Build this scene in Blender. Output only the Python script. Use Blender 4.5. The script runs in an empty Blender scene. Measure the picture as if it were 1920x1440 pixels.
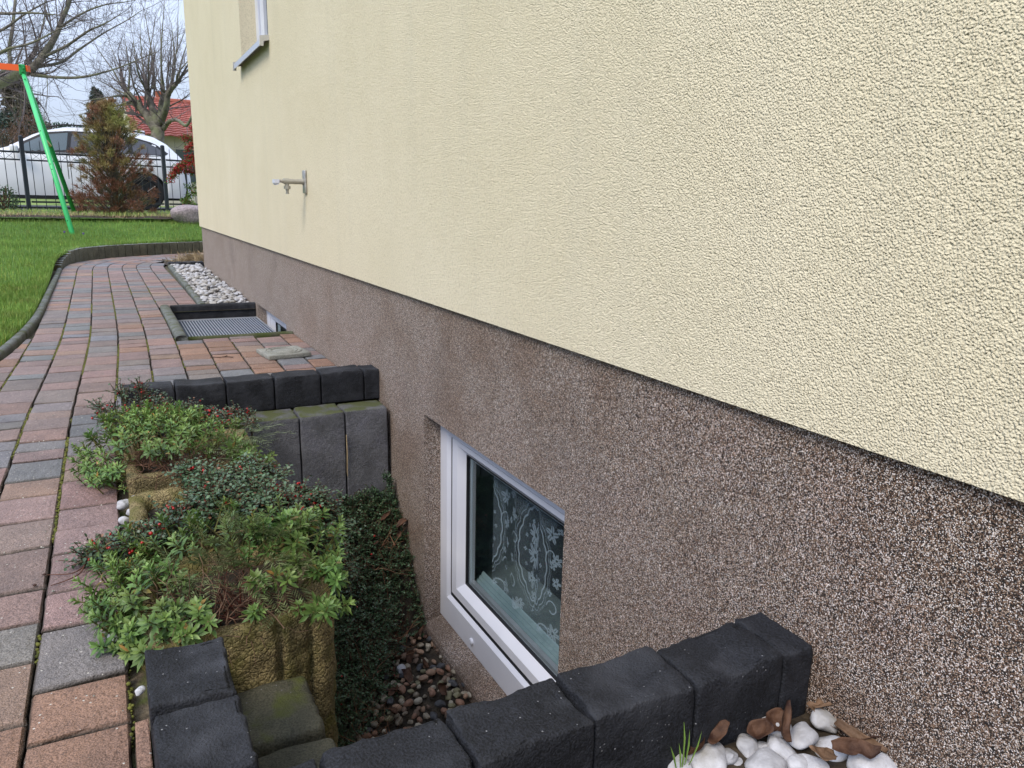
import bpy, math, random
import numpy as np
from mathutils import Vector
random.seed(7); rng = np.random.default_rng(11)
S = bpy.context.scene
COL = S.collection
rad = math.radians

# ---------------------------------------------------------------- camera
FPX, YAW, PITCH, ROLL, EYE = 1411.0, 0.49076773, 0.23531619, 0.0238, 0.78
def cam_axes():
    cy, sy = math.cos(YAW), math.sin(YAW); cp, sp = math.cos(PITCH), math.sin(PITCH)
    fw = np.array([sy*cp, cy*cp, -sp]); r = np.array([cy, -sy, 0.]); u = np.cross(r, fw)
    cr, sr = math.cos(ROLL), math.sin(ROLL)
    return cr*r+sr*u, -sr*r+cr*u, fw
CR, CU, CF = cam_axes()
cd = bpy.data.cameras.new('camera'); cam = bpy.data.objects.new('camera', cd); COL.objects.link(cam)
cd.sensor_width = 36; cd.lens = FPX/1920*36; cd.clip_start = .02; cd.clip_end = 2000
from mathutils import Matrix
m = Matrix.Identity(4)
for i in range(3):
    m[i][0], m[i][1], m[i][2] = CR[i], CU[i], -CF[i]
m[0][3], m[1][3], m[2][3] = 0, 0, EYE
cam.matrix_world = m
S.camera = cam
def ray(px, py): return (px-960)/FPX*CR-(py-720)/FPX*CU+CF
def at(px, py, ax, val):                 # a measured point of the photo on the plane axis = val
    d = ray(px, py); t = (val-(EYE if ax == 2 else 0))/d[ax]
    p = t*d; p[2] += EYE; return p
def dp(px, py, D):                       # a measured point at distance D
    p = ray(px, py)*D; p[2] += EYE; return p

# ---------------------------------------------------------------- world, sun
W = bpy.data.worlds.new('World'); S.world = W; W.use_nodes = True
nt = W.node_tree; nt.nodes.clear()
def N(nt, t, **k):
    n = nt.nodes.new(t)
    for a, v in k.items(): setattr(n, a, v)
    return n
SUN_EL, SUN_ROT = rad(48), rad(235)
sky = N(nt, 'ShaderNodeTexSky', sky_type='NISHITA'); sky.sun_disc = False
sky.sun_elevation = SUN_EL; sky.sun_rotation = SUN_ROT; sky.air_density = 1.0; sky.dust_density = 1.5
tc = N(nt, 'ShaderNodeTexCoord'); mp = N(nt, 'ShaderNodeMapping'); mp.inputs['Scale'].default_value = (1, 1, 3.2)
nz = N(nt, 'ShaderNodeTexNoise'); nz.inputs['Scale'].default_value = 2.2; nz.inputs['Detail'].default_value = 6
rp = N(nt, 'ShaderNodeValToRGB'); rp.color_ramp.elements[0].position = .30; rp.color_ramp.elements[0].color = (.62, .62, .62, 1)
rp.color_ramp.elements[1].position = .62; rp.color_ramp.elements[1].color = (.97, .97, .97, 1)
mx = N(nt, 'ShaderNodeMix', data_type='RGBA'); mx.inputs[7].default_value = (7.2, 8.3, 10.6, 1)
bg = N(nt, 'ShaderNodeBackground'); bg.inputs['Strength'].default_value = .105
wo = N(nt, 'ShaderNodeOutputWorld')
L = nt.links.new
L(tc.outputs['Generated'], mp.inputs[0]); L(mp.outputs[0], nz.inputs['Vector']); L(nz.outputs['Fac'], rp.inputs[0])
sx = N(nt, 'ShaderNodeSeparateXYZ'); L(tc.outputs['Generated'], sx.inputs[0])
el_ = N(nt, 'ShaderNodeMapRange'); el_.inputs[1].default_value = .05; el_.inputs[2].default_value = .75; el_.inputs[3].default_value = .66; el_.inputs[4].default_value = 1.5; L(sx.outputs[2], el_.inputs[0])
sc = N(nt, 'ShaderNodeVectorMath', operation='SCALE'); L(mx.outputs[2], sc.inputs[0]); L(el_.outputs[0], sc.inputs['Scale'])
L(rp.outputs[0], mx.inputs[0]); L(sky.outputs[0], mx.inputs[6]); L(sc.outputs[0], bg.inputs[0]); L(bg.outputs[0], wo.inputs[0])
sl = bpy.data.lights.new('sun', 'SUN'); sl.energy = 1.9; sl.angle = rad(24); sl.color = (1, .90, .76)
so = bpy.data.objects.new('sun', sl); COL.objects.link(so)
sd = Vector((-.62, -.38, .80)); so.rotation_euler = sd.to_track_quat('Z', 'Y').to_euler()
S.view_settings.view_transform = 'Standard'; S.view_settings.look = 'None'; S.view_settings.exposure = 0.50; S.view_settings.gamma = 1
S.cycles.max_bounces = 6; S.cycles.diffuse_bounces = 3; S.cycles.transparent_max_bounces = 12; S.cycles.caustics_reflective = False; S.cycles.caustics_refractive = False
S.cycles.use_denoising = True

# ---------------------------------------------------------------- materials
def mat(name, c1, c2=None, sc=20, det=5, rough=.85, bump=(), tint=False, spec=.3, metal=0, lo=.35, hi=.65, c3=None, sc3=3, lo3=.5, hi3=.7, trans=0):
    m = bpy.data.materials.new(name); m.use_nodes = True; t = m.node_tree; b = t.nodes['Principled BSDF']; l = t.links.new
    b.inputs['Roughness'].default_value = rough; b.inputs['Specular IOR Level'].default_value = spec; b.inputs['Metallic'].default_value = metal
    geo = N(t, 'ShaderNodeNewGeometry')
    col = None
    if c2 is None:
        c = N(t, 'ShaderNodeRGB'); c.outputs[0].default_value = (*c1, 1); col = c.outputs[0]
    else:
        n = N(t, 'ShaderNodeTexNoise'); n.inputs['Scale'].default_value = sc; n.inputs['Detail'].default_value = det; l(geo.outputs['Position'], n.inputs['Vector'])
        r = N(t, 'ShaderNodeValToRGB'); r.color_ramp.elements[0].position = lo; r.color_ramp.elements[1].position = hi
        r.color_ramp.elements[0].color = (*c1, 1); r.color_ramp.elements[1].color = (*c2, 1); l(n.outputs['Fac'], r.inputs[0]); col = r.outputs[0]
    if c3 is not None:
        n = N(t, 'ShaderNodeTexNoise'); n.inputs['Scale'].default_value = sc3; n.inputs['Detail'].default_value = 6; l(geo.outputs['Position'], n.inputs['Vector'])
        r = N(t, 'ShaderNodeMapRange'); r.inputs[1].default_value = lo3; r.inputs[2].default_value = hi3; l(n.outputs['Fac'], r.inputs[0])
        x = N(t, 'ShaderNodeMix', data_type='RGBA'); l(r.outputs[0], x.inputs[0]); l(col, x.inputs[6]); x.inputs[7].default_value = (*c3, 1); col = x.outputs[2]
    if tint:
        a = N(t, 'ShaderNodeAttribute', attribute_name='tint'); x = N(t, 'ShaderNodeMix', data_type='RGBA', blend_type='MULTIPLY'); x.inputs[0].default_value = 1
        l(col, x.inputs[6]); l(a.outputs['Color'], x.inputs[7]); col = x.outputs[2]
    l(col, b.inputs['Base Color'])
    prev = None
    for k in bump:
        kind, bs, dist = k
        if kind == 'n':
            n = N(t, 'ShaderNodeTexNoise'); n.inputs['Scale'].default_value = bs; n.inputs['Detail'].default_value = 4
            o = n.outputs['Fac']
        else:
            n = N(t, 'ShaderNodeTexVoronoi'); n.inputs['Scale'].default_value = bs; o = n.outputs['Distance']
        l(geo.outputs['Position'], n.inputs['Vector'])
        bu = N(t, 'ShaderNodeBump'); bu.inputs['Distance'].default_value = dist; l(o, bu.inputs['Height'])
        if kind == 'v': bu.invert = True
        if prev: l(prev, bu.inputs['Normal'])
        prev = bu.outputs[0]
    if prev: l(prev, b.inputs['Normal'])
    if trans:
        out = t.nodes['Material Output']; tr = N(t, 'ShaderNodeBsdfTranslucent'); l(col, tr.inputs[0]); ms = N(t, 'ShaderNodeMixShader'); ms.inputs[0].default_value = trans
        l(b.outputs[0], ms.inputs[1]); l(tr.outputs[0], ms.inputs[2]); l(ms.outputs[0], out.inputs[0])
    return m

def ramp(t, pts, interp='LINEAR'):
    r = N(t, 'ShaderNodeValToRGB'); cr = r.color_ramp; cr.interpolation = interp
    while len(cr.elements) < len(pts): cr.elements.new(.5)
    for e, (p, c) in zip(cr.elements, pts): e.position = p; e.color = (*c, 1)
    return r

def mat_render():      # yellow roughcast
    m = bpy.data.materials.new('yellow_roughcast'); m.use_nodes = True; t = m.node_tree; b = t.nodes['Principled BSDF']; l = t.links.new
    geo = N(t, 'ShaderNodeNewGeometry'); b.inputs['Roughness'].default_value = .9; b.inputs['Specular IOR Level'].default_value = .2
    n = N(t, 'ShaderNodeTexNoise'); n.inputs['Scale'].default_value = 1.3; n.inputs['Detail'].default_value = 7; n.inputs['Roughness'].default_value = .7; l(geo.outputs['Position'], n.inputs[0])
    r = ramp(t, [(.3, (.715, .635, .45)), (.7, (.78, .70, .52))]); l(n.outputs['Fac'], r.inputs[0])
    # weathering streaks running down
    mp = N(t, 'ShaderNodeMapping'); mp.inputs['Scale'].default_value = (1, 5, .35); l(geo.outputs['Position'], mp.inputs[0])
    n2 = N(t, 'ShaderNodeTexNoise'); n2.inputs['Scale'].default_value = 2.0; n2.inputs['Detail'].default_value = 5; l(mp.outputs[0], n2.inputs[0])
    mr = N(t, 'ShaderNodeMapRange'); mr.inputs[1].default_value = .5; mr.inputs[2].default_value = .8; mr.inputs[4].default_value = .22; l(n2.outputs['Fac'], mr.inputs[0])
    x = N(t, 'ShaderNodeMix', data_type='RGBA'); l(mr.outputs[0], x.inputs[0]); l(r.outputs[0], x.inputs[6]); x.inputs[7].default_value = (.60, .555, .43, 1)
    # specks
    ns = N(t, 'ShaderNodeTexNoise'); ns.inputs['Scale'].default_value = 130; ns.inputs['Detail'].default_value = 5; ns.inputs['Roughness'].default_value = .75; l(geo.outputs['Position'], ns.inputs[0])
    rs = ramp(t, [(.34, (.74, .73, .70)), (.5, (1, 1, 1)), (.66, (1.08, 1.08, 1.08))]); l(ns.outputs['Fac'], rs.inputs[0])
    xs = N(t, 'ShaderNodeMix', data_type='RGBA', blend_type='MULTIPLY'); xs.inputs[0].default_value = .8; l(x.outputs[2], xs.inputs[6]); l(rs.outputs[0], xs.inputs[7])
    l(xs.outputs[2], b.inputs['Base Color'])
    sub = N(t, 'ShaderNodeVectorMath', operation='ADD'); nd = N(t, 'ShaderNodeTexNoise'); nd.inputs['Scale'].default_value = 150; l(geo.outputs['Position'], nd.inputs[0])
    sc_ = N(t, 'ShaderNodeVectorMath', operation='SCALE'); sc_.inputs['Scale'].default_value = .0045; l(nd.outputs['Color'], sc_.inputs[0])
    l(geo.outputs['Position'], sub.inputs[0]); l(sc_.outputs[0], sub.inputs[1])
    v = N(t, 'ShaderNodeTexVoronoi', feature='SMOOTH_F1'); v.inputs['Scale'].default_value = 310; v.inputs['Smoothness'].default_value = .75; l(sub.outputs[0], v.inputs[0])
    b1 = N(t, 'ShaderNodeBump', invert=True); b1.inputs['Distance'].default_value = .0034; l(v.outputs['Distance'], b1.inputs['Height'])
    n3 = N(t, 'ShaderNodeTexNoise'); n3.inputs['Scale'].default_value = 350; n3.inputs['Detail'].default_value = 2; l(geo.outputs['Position'], n3.inputs[0])
    b2 = N(t, 'ShaderNodeBump'); b2.inputs['Distance'].default_value = .0023; l(n3.outputs['Fac'], b2.inputs['Height']); l(b1.outputs[0], b2.inputs['Normal'])
    l(b2.outputs[0], b.inputs['Normal'])
    return m

def mat_plinth():      # stone granule plaster
    m = bpy.data.materials.new('granule_plaster'); m.use_nodes = True; t = m.node_tree; b = t.nodes['Principled BSDF']; l = t.links.new
    geo = N(t, 'ShaderNodeNewGeometry'); b.inputs['Roughness'].default_value = .6; b.inputs['Specular IOR Level'].default_value = .35
    v = N(t, 'ShaderNodeTexVoronoi'); v.inputs['Scale'].default_value = 660; l(geo.outputs['Position'], v.inputs[0])
    sp = N(t, 'ShaderNodeSeparateColor'); l(v.outputs['Color'], sp.inputs[0])
    r1 = ramp(t, [(0, (.010, .007, .006)), (.28, (.075, .040, .026)), (.46, (.25, .155, .10)), (.61, (.46, .35, .27)), (.76, (.78, .71, .67)), (.93, (.08, .06, .05))], 'CONSTANT'); l(sp.outputs[0], r1.inputs[0])
    n = N(t, 'ShaderNodeTexNoise'); n.inputs['Scale'].default_value = 4; n.inputs['Detail'].default_value = 6; l(geo.outputs['Position'], n.inputs[0])
    r2 = ramp(t, [(.33, (.72, .62, .54)), (.5, (1, 1, 1)), (.68, (1.0, .96, .97))]); l(n.outputs['Fac'], r2.inputs[0])
    x = N(t, 'ShaderNodeMix', data_type='RGBA', blend_type='MULTIPLY'); x.inputs[0].default_value = .8; l(r1.outputs[0], x.inputs[6]); l(r2.outputs[0], x.inputs[7])
    # one flat paler tone mixed in more strongly towards the far end
    sx = N(t, 'ShaderNodeSeparateXYZ'); l(geo.outputs['Position'], sx.inputs[0])
    mr = N(t, 'ShaderNodeMapRange'); mr.inputs[1].default_value = 1.2; mr.inputs[2].default_value = 5.0; mr.inputs[3].default_value = .02; mr.inputs[4].default_value = .48; l(sx.outputs[1], mr.inputs[0])
    y = N(t, 'ShaderNodeMix', data_type='RGBA'); l(mr.outputs[0], y.inputs[0]); l(x.outputs[2], y.inputs[6]); y.inputs[7].default_value = (.37, .305, .262, 1)
    # earth splashes low down
    n4 = N(t, 'ShaderNodeTexNoise'); n4.inputs['Scale'].default_value = 7; n4.inputs['Detail'].default_value = 8; l(geo.outputs['Position'], n4.inputs[0])
    m1 = N(t, 'ShaderNodeMapRange'); m1.inputs[1].default_value = -.70; m1.inputs[2].default_value = -.78; m1.inputs[4].default_value = .7; l(sx.outputs[2], m1.inputs[0])
    m2 = N(t, 'ShaderNodeMapRange'); m2.inputs[1].default_value = .45; m2.inputs[2].default_value = .6; l(n4.outputs['Fac'], m2.inputs[0])
    mm = N(t, 'ShaderNodeMath', operation='MULTIPLY'); l(m1.outputs[0], mm.inputs[0]); l(m2.outputs[0], mm.inputs[1])
    z = N(t, 'ShaderNodeMix', data_type='RGBA'); l(mm.outputs[0], z.inputs[0]); l(y.outputs[2], z.inputs[6]); z.inputs[7].default_value = (.15, .105, .075, 1)
    n5 = N(t, 'ShaderNodeTexNoise'); n5.inputs['Scale'].default_value = 2.1; n5.inputs['Detail'].default_value = 7; l(geo.outputs['Position'], n5.inputs[0])
    m5 = N(t, 'ShaderNodeMapRange'); m5.inputs[1].default_value = .55; m5.inputs[2].default_value = .72; m5.inputs[4].default_value = .3; l(n5.outputs['Fac'], m5.inputs[0])
    q = N(t, 'ShaderNodeMix', data_type='RGBA'); l(m5.outputs[0], q.inputs[0]); l(z.outputs[2], q.inputs[6]); q.inputs[7].default_value = (.085, .062, .055, 1)
    ng = N(t, 'ShaderNodeTexNoise'); ng.inputs['Scale'].default_value = 150; ng.inputs['Detail'].default_value = 6; ng.inputs['Roughness'].default_value = .8; l(geo.outputs['Position'], ng.inputs[0])
    rg = ramp(t, [(.36, (.45, .43, .42)), (.5, (1, 1, 1)), (.63, (1.5, 1.5, 1.5))]); l(ng.outputs['Fac'], rg.inputs[0])
    qg = N(t, 'ShaderNodeMix', data_type='RGBA', blend_type='MULTIPLY'); qg.inputs[0].default_value = .75; l(q.outputs[2], qg.inputs[6]); l(rg.outputs[0], qg.inputs[7])
    l(qg.outputs[2], b.inputs['Base Color'])
    bu = N(t, 'ShaderNodeBump', invert=True); bu.inputs['Distance'].default_value = .0022; l(v.outputs['Distance'], bu.inputs['Height'])
    l(bu.outputs[0], b.inputs['Normal'])
    return m

def mat_paver():
    m = bpy.data.materials.new('concrete_paver'); m.use_nodes = True; t = m.node_tree; b = t.nodes['Principled BSDF']; l = t.links.new
    geo = N(t, 'ShaderNodeNewGeometry'); b.inputs['Roughness'].default_value = .62; b.inputs['Specular IOR Level'].default_value = .4
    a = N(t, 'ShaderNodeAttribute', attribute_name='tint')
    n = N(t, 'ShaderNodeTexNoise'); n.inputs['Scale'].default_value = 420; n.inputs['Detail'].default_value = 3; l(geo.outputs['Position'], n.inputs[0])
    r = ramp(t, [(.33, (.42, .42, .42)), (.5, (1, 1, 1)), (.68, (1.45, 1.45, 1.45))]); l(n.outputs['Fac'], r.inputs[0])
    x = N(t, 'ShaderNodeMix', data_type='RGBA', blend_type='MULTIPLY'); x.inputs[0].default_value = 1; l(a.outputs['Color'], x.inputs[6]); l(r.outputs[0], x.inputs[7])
    n2 = N(t, 'ShaderNodeTexNoise'); n2.inputs['Scale'].default_value = 11; n2.inputs['Detail'].default_value = 7; n2.inputs['Roughness'].default_value = .7; l(geo.outputs['Position'], n2.inputs[0])
    r2 = ramp(t, [(.3, (.66, .66, .68)), (.62, (1.12, 1.1, 1.08))]); l(n2.outputs['Fac'], r2.inputs[0])
    y = N(t, 'ShaderNodeMix', data_type='RGBA', blend_type='MULTIPLY'); y.inputs[0].default_value = .8; l(x.outputs[2], y.inputs[6]); l(r2.outputs[0], y.inputs[7])
    v = N(t, 'ShaderNodeTexVoronoi'); v.inputs['Scale'].default_value = 95; l(geo.outputs['Position'], v.inputs[0])
    sp = N(t, 'ShaderNodeSeparateColor'); l(v.outputs['Color'], sp.inputs[0])
    c1 = N(t, 'ShaderNodeMath', operation='LESS_THAN'); c1.inputs[1].default_value = .16; l(v.outputs['Distance'], c1.inputs[0])
    c2 = N(t, 'ShaderNodeMath', operation='GREATER_THAN'); c2.inputs[1].default_value = .80; l(sp.outputs[1], c2.inputs[0])
    c3 = N(t, 'ShaderNodeMath', operation='MULTIPLY'); l(c1.outputs[0], c3.inputs[0]); l(c2.outputs[0], c3.inputs[1])
    z = N(t, 'ShaderNodeMix', data_type='RGBA'); l(c3.outputs[0], z.inputs[0]); l(y.outputs[2], z.inputs[6]); z.inputs[7].default_value = (.5, .47, .42, 1)
    l(z.outputs[2], b.inputs['Base Color'])
    b1 = N(t, 'ShaderNodeBump'); b1.inputs['Distance'].default_value = .0018; l(n.outputs['Fac'], b1.inputs['Height'])
    n3 = N(t, 'ShaderNodeTexNoise'); n3.inputs['Scale'].default_value = 90; l(geo.outputs['Position'], n3.inputs[0])
    b2 = N(t, 'ShaderNodeBump'); b2.inputs['Distance'].default_value = .004; l(n3.outputs['Fac'], b2.inputs['Height']); l(b1.outputs[0], b2.inputs['Normal'])
    l(b2.outputs[0], b.inputs['Normal'])
    return m

def mat_block(name, base, dark, speck=(.22, .22, .23), moss=None, crack=0):     # dark through-coloured concrete
    m = bpy.data.materials.new(name); m.use_nodes = True; t = m.node_tree; b = t.nodes['Principled BSDF']; l = t.links.new
    geo = N(t, 'ShaderNodeNewGeometry'); b.inputs['Roughness'].default_value = .72; b.inputs['Specular IOR Level'].default_value = .32
    n = N(t, 'ShaderNodeTexNoise'); n.inputs['Scale'].default_value = 300; n.inputs['Detail'].default_value = 4; l(geo.outputs['Position'], n.inputs[0])
    r = ramp(t, [(.36, dark), (.6, base)]); l(n.outputs['Fac'], r.inputs[0])
    n2 = N(t, 'ShaderNodeTexNoise'); n2.inputs['Scale'].default_value = 9; n2.inputs['Detail'].default_value = 8; n2.inputs['Roughness'].default_value = .7; l(geo.outputs['Position'], n2.inputs[0])
    r2 = ramp(t, [(.33, (.6, .6, .62)), (.66, (1.25, 1.25, 1.28))]); l(n2.outputs['Fac'], r2.inputs[0])
    x = N(t, 'ShaderNodeMix', data_type='RGBA', blend_type='MULTIPLY'); x.inputs[0].default_value = 1; l(r.outputs[0], x.inputs[6]); l(r2.outputs[0], x.inputs[7])
    v = N(t, 'ShaderNodeTexVoronoi'); v.inputs['Scale'].default_value = 170; l(geo.outputs['Position'], v.inputs[0])
    sp = N(t, 'ShaderNodeSeparateColor'); l(v.outputs['Color'], sp.inputs[0])
    c1 = N(t, 'ShaderNodeMath', operation='LESS_THAN'); c1.inputs[1].default_value = .20; l(v.outputs['Distance'], c1.inputs[0])
    c2 = N(t, 'ShaderNodeMath', operation='GREATER_THAN'); c2.inputs[1].default_value = .955; l(sp.outputs[1], c2.inputs[0])
    c3 = N(t, 'ShaderNodeMath', operation='MULTIPLY'); l(c1.outputs[0], c3.inputs[0]); l(c2.outputs[0], c3.inputs[1])
    z = N(t, 'ShaderNodeMix', data_type='RGBA'); l(c3.outputs[0], z.inputs[0]); l(x.outputs[2], z.inputs[6]); z.inputs[7].default_value = (*speck, 1)
    col = z.outputs[2]
    if moss is not None:
        mc, mlo, mhi, upw = moss
        n4 = N(t, 'ShaderNodeTexNoise'); n4.inputs['Scale'].default_value = 14; n4.inputs['Detail'].default_value = 8; l(geo.outputs['Position'], n4.inputs[0])
        m4 = N(t, 'ShaderNodeMapRange'); m4.inputs[1].default_value = mlo; m4.inputs[2].default_value = mhi; l(n4.outputs['Fac'], m4.inputs[0])
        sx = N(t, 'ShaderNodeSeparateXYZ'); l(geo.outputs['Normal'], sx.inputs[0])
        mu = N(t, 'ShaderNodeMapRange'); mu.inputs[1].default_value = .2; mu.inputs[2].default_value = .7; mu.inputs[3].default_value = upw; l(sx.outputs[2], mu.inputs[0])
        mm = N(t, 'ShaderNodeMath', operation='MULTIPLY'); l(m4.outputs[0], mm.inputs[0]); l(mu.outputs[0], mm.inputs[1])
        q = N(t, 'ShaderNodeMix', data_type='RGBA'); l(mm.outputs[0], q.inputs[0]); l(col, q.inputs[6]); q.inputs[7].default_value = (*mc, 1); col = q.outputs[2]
    l(col, b.inputs['Base Color'])
    b1 = N(t, 'ShaderNodeBump'); b1.inputs['Distance'].default_value = .003; l(n.outputs['Fac'], b1.inputs['Height'])
    n3 = N(t, 'ShaderNodeTexNoise'); n3.inputs['Scale'].default_value = 70; n3.inputs['Detail'].default_value = 4; l(geo.outputs['Position'], n3.inputs[0])
    b2 = N(t, 'ShaderNodeBump'); b2.inputs['Distance'].default_value = .003; l(n3.outputs['Fac'], b2.inputs['Height']); l(b1.outputs[0], b2.inputs['Normal'])
    l(b2.outputs[0], b.inputs['Normal'])
    if crack:
        vc = N(t, 'ShaderNodeTexVoronoi', feature='DISTANCE_TO_EDGE'); vc.inputs['Scale'].default_value = 85; l(geo.outputs['Position'], vc.inputs[0])
        rc = ramp(t, [(0, (0, 0, 0)), (.16, (1, 1, 1))]); l(vc.outputs['Distance'], rc.inputs[0])
        b3 = N(t, 'ShaderNodeBump'); b3.inputs['Distance'].default_value = crack; l(rc.outputs[0], b3.inputs['Height']); l(b2.outputs[0], b3.inputs['Normal']); l(b3.outputs[0], b.inputs['Normal'])
    return m

def mat_glass(name, tintc=(.75, .85, .88), rough=.0, refl=1.0, ior=1.5):
    m = bpy.data.materials.new(name); m.use_nodes = True; t = m.node_tree; t.nodes.clear(); l = t.links.new
    o = N(t, 'ShaderNodeOutputMaterial'); tr = N(t, 'ShaderNodeBsdfTransparent'); tr.inputs[0].default_value = (*tintc, 1)
    g = N(t, 'ShaderNodeBsdfGlossy'); g.inputs['Roughness'].default_value = rough; f = N(t, 'ShaderNodeFresnel'); f.inputs[0].default_value = ior; ge_ = N(t, 'ShaderNodeNewGeometry'); iv = N(t, 'ShaderNodeMapRange'); iv.inputs[3].default_value = ior; iv.inputs[4].default_value = 1/ior; l(ge_.outputs['Backfacing'], iv.inputs[0]); l(iv.outputs[0], f.inputs[0])
    g.inputs[0].default_value = (.72*refl, .95*refl, refl, 1)
    ms = N(t, 'ShaderNodeMixShader'); l(f.outputs[0], ms.inputs[0]); l(tr.outputs[0], ms.inputs[1]); l(g.outputs[0], ms.inputs[2]); l(ms.outputs[0], o.inputs[0])
    return m

def mat_lace():
    m = bpy.data.materials.new('lace_thread'); m.use_nodes = True; t = m.node_tree; b = t.nodes['Principled BSDF']; l = t.links.new
    b.inputs['Base Color'].default_value = (.72, .84, .97, 1); b.inputs['Roughness'].default_value = .9
    a = N(t, 'ShaderNodeAttribute', attribute_name='lace')
    tr = N(t, 'ShaderNodeBsdfTransparent'); ms = N(t, 'ShaderNodeMixShader'); o = t.nodes['Material Output']
    l(a.outputs['Fac'], ms.inputs[0]); l(tr.outputs[0], ms.inputs[1]); l(b.outputs[0], ms.inputs[2]); l(ms.outputs[0], o.inputs[0])
    return m

def mat_roof():
    m = bpy.data.materials.new('red_roof_tile'); m.use_nodes = True; t = m.node_tree; b = t.nodes['Principled BSDF']; l = t.links.new
    geo = N(t, 'ShaderNodeNewGeometry'); b.inputs['Roughness'].default_value = .7
    n = N(t, 'ShaderNodeTexNoise'); n.inputs['Scale'].default_value = 3; n.inputs['Detail'].default_value = 5; l(geo.outputs['Position'], n.inputs[0])
    r = ramp(t, [(.35, (.25, .055, .04)), (.65, (.34, .09, .062))]); l(n.outputs['Fac'], r.inputs[0]); l(r.outputs[0], b.inputs['Base Color'])
    return m

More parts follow.
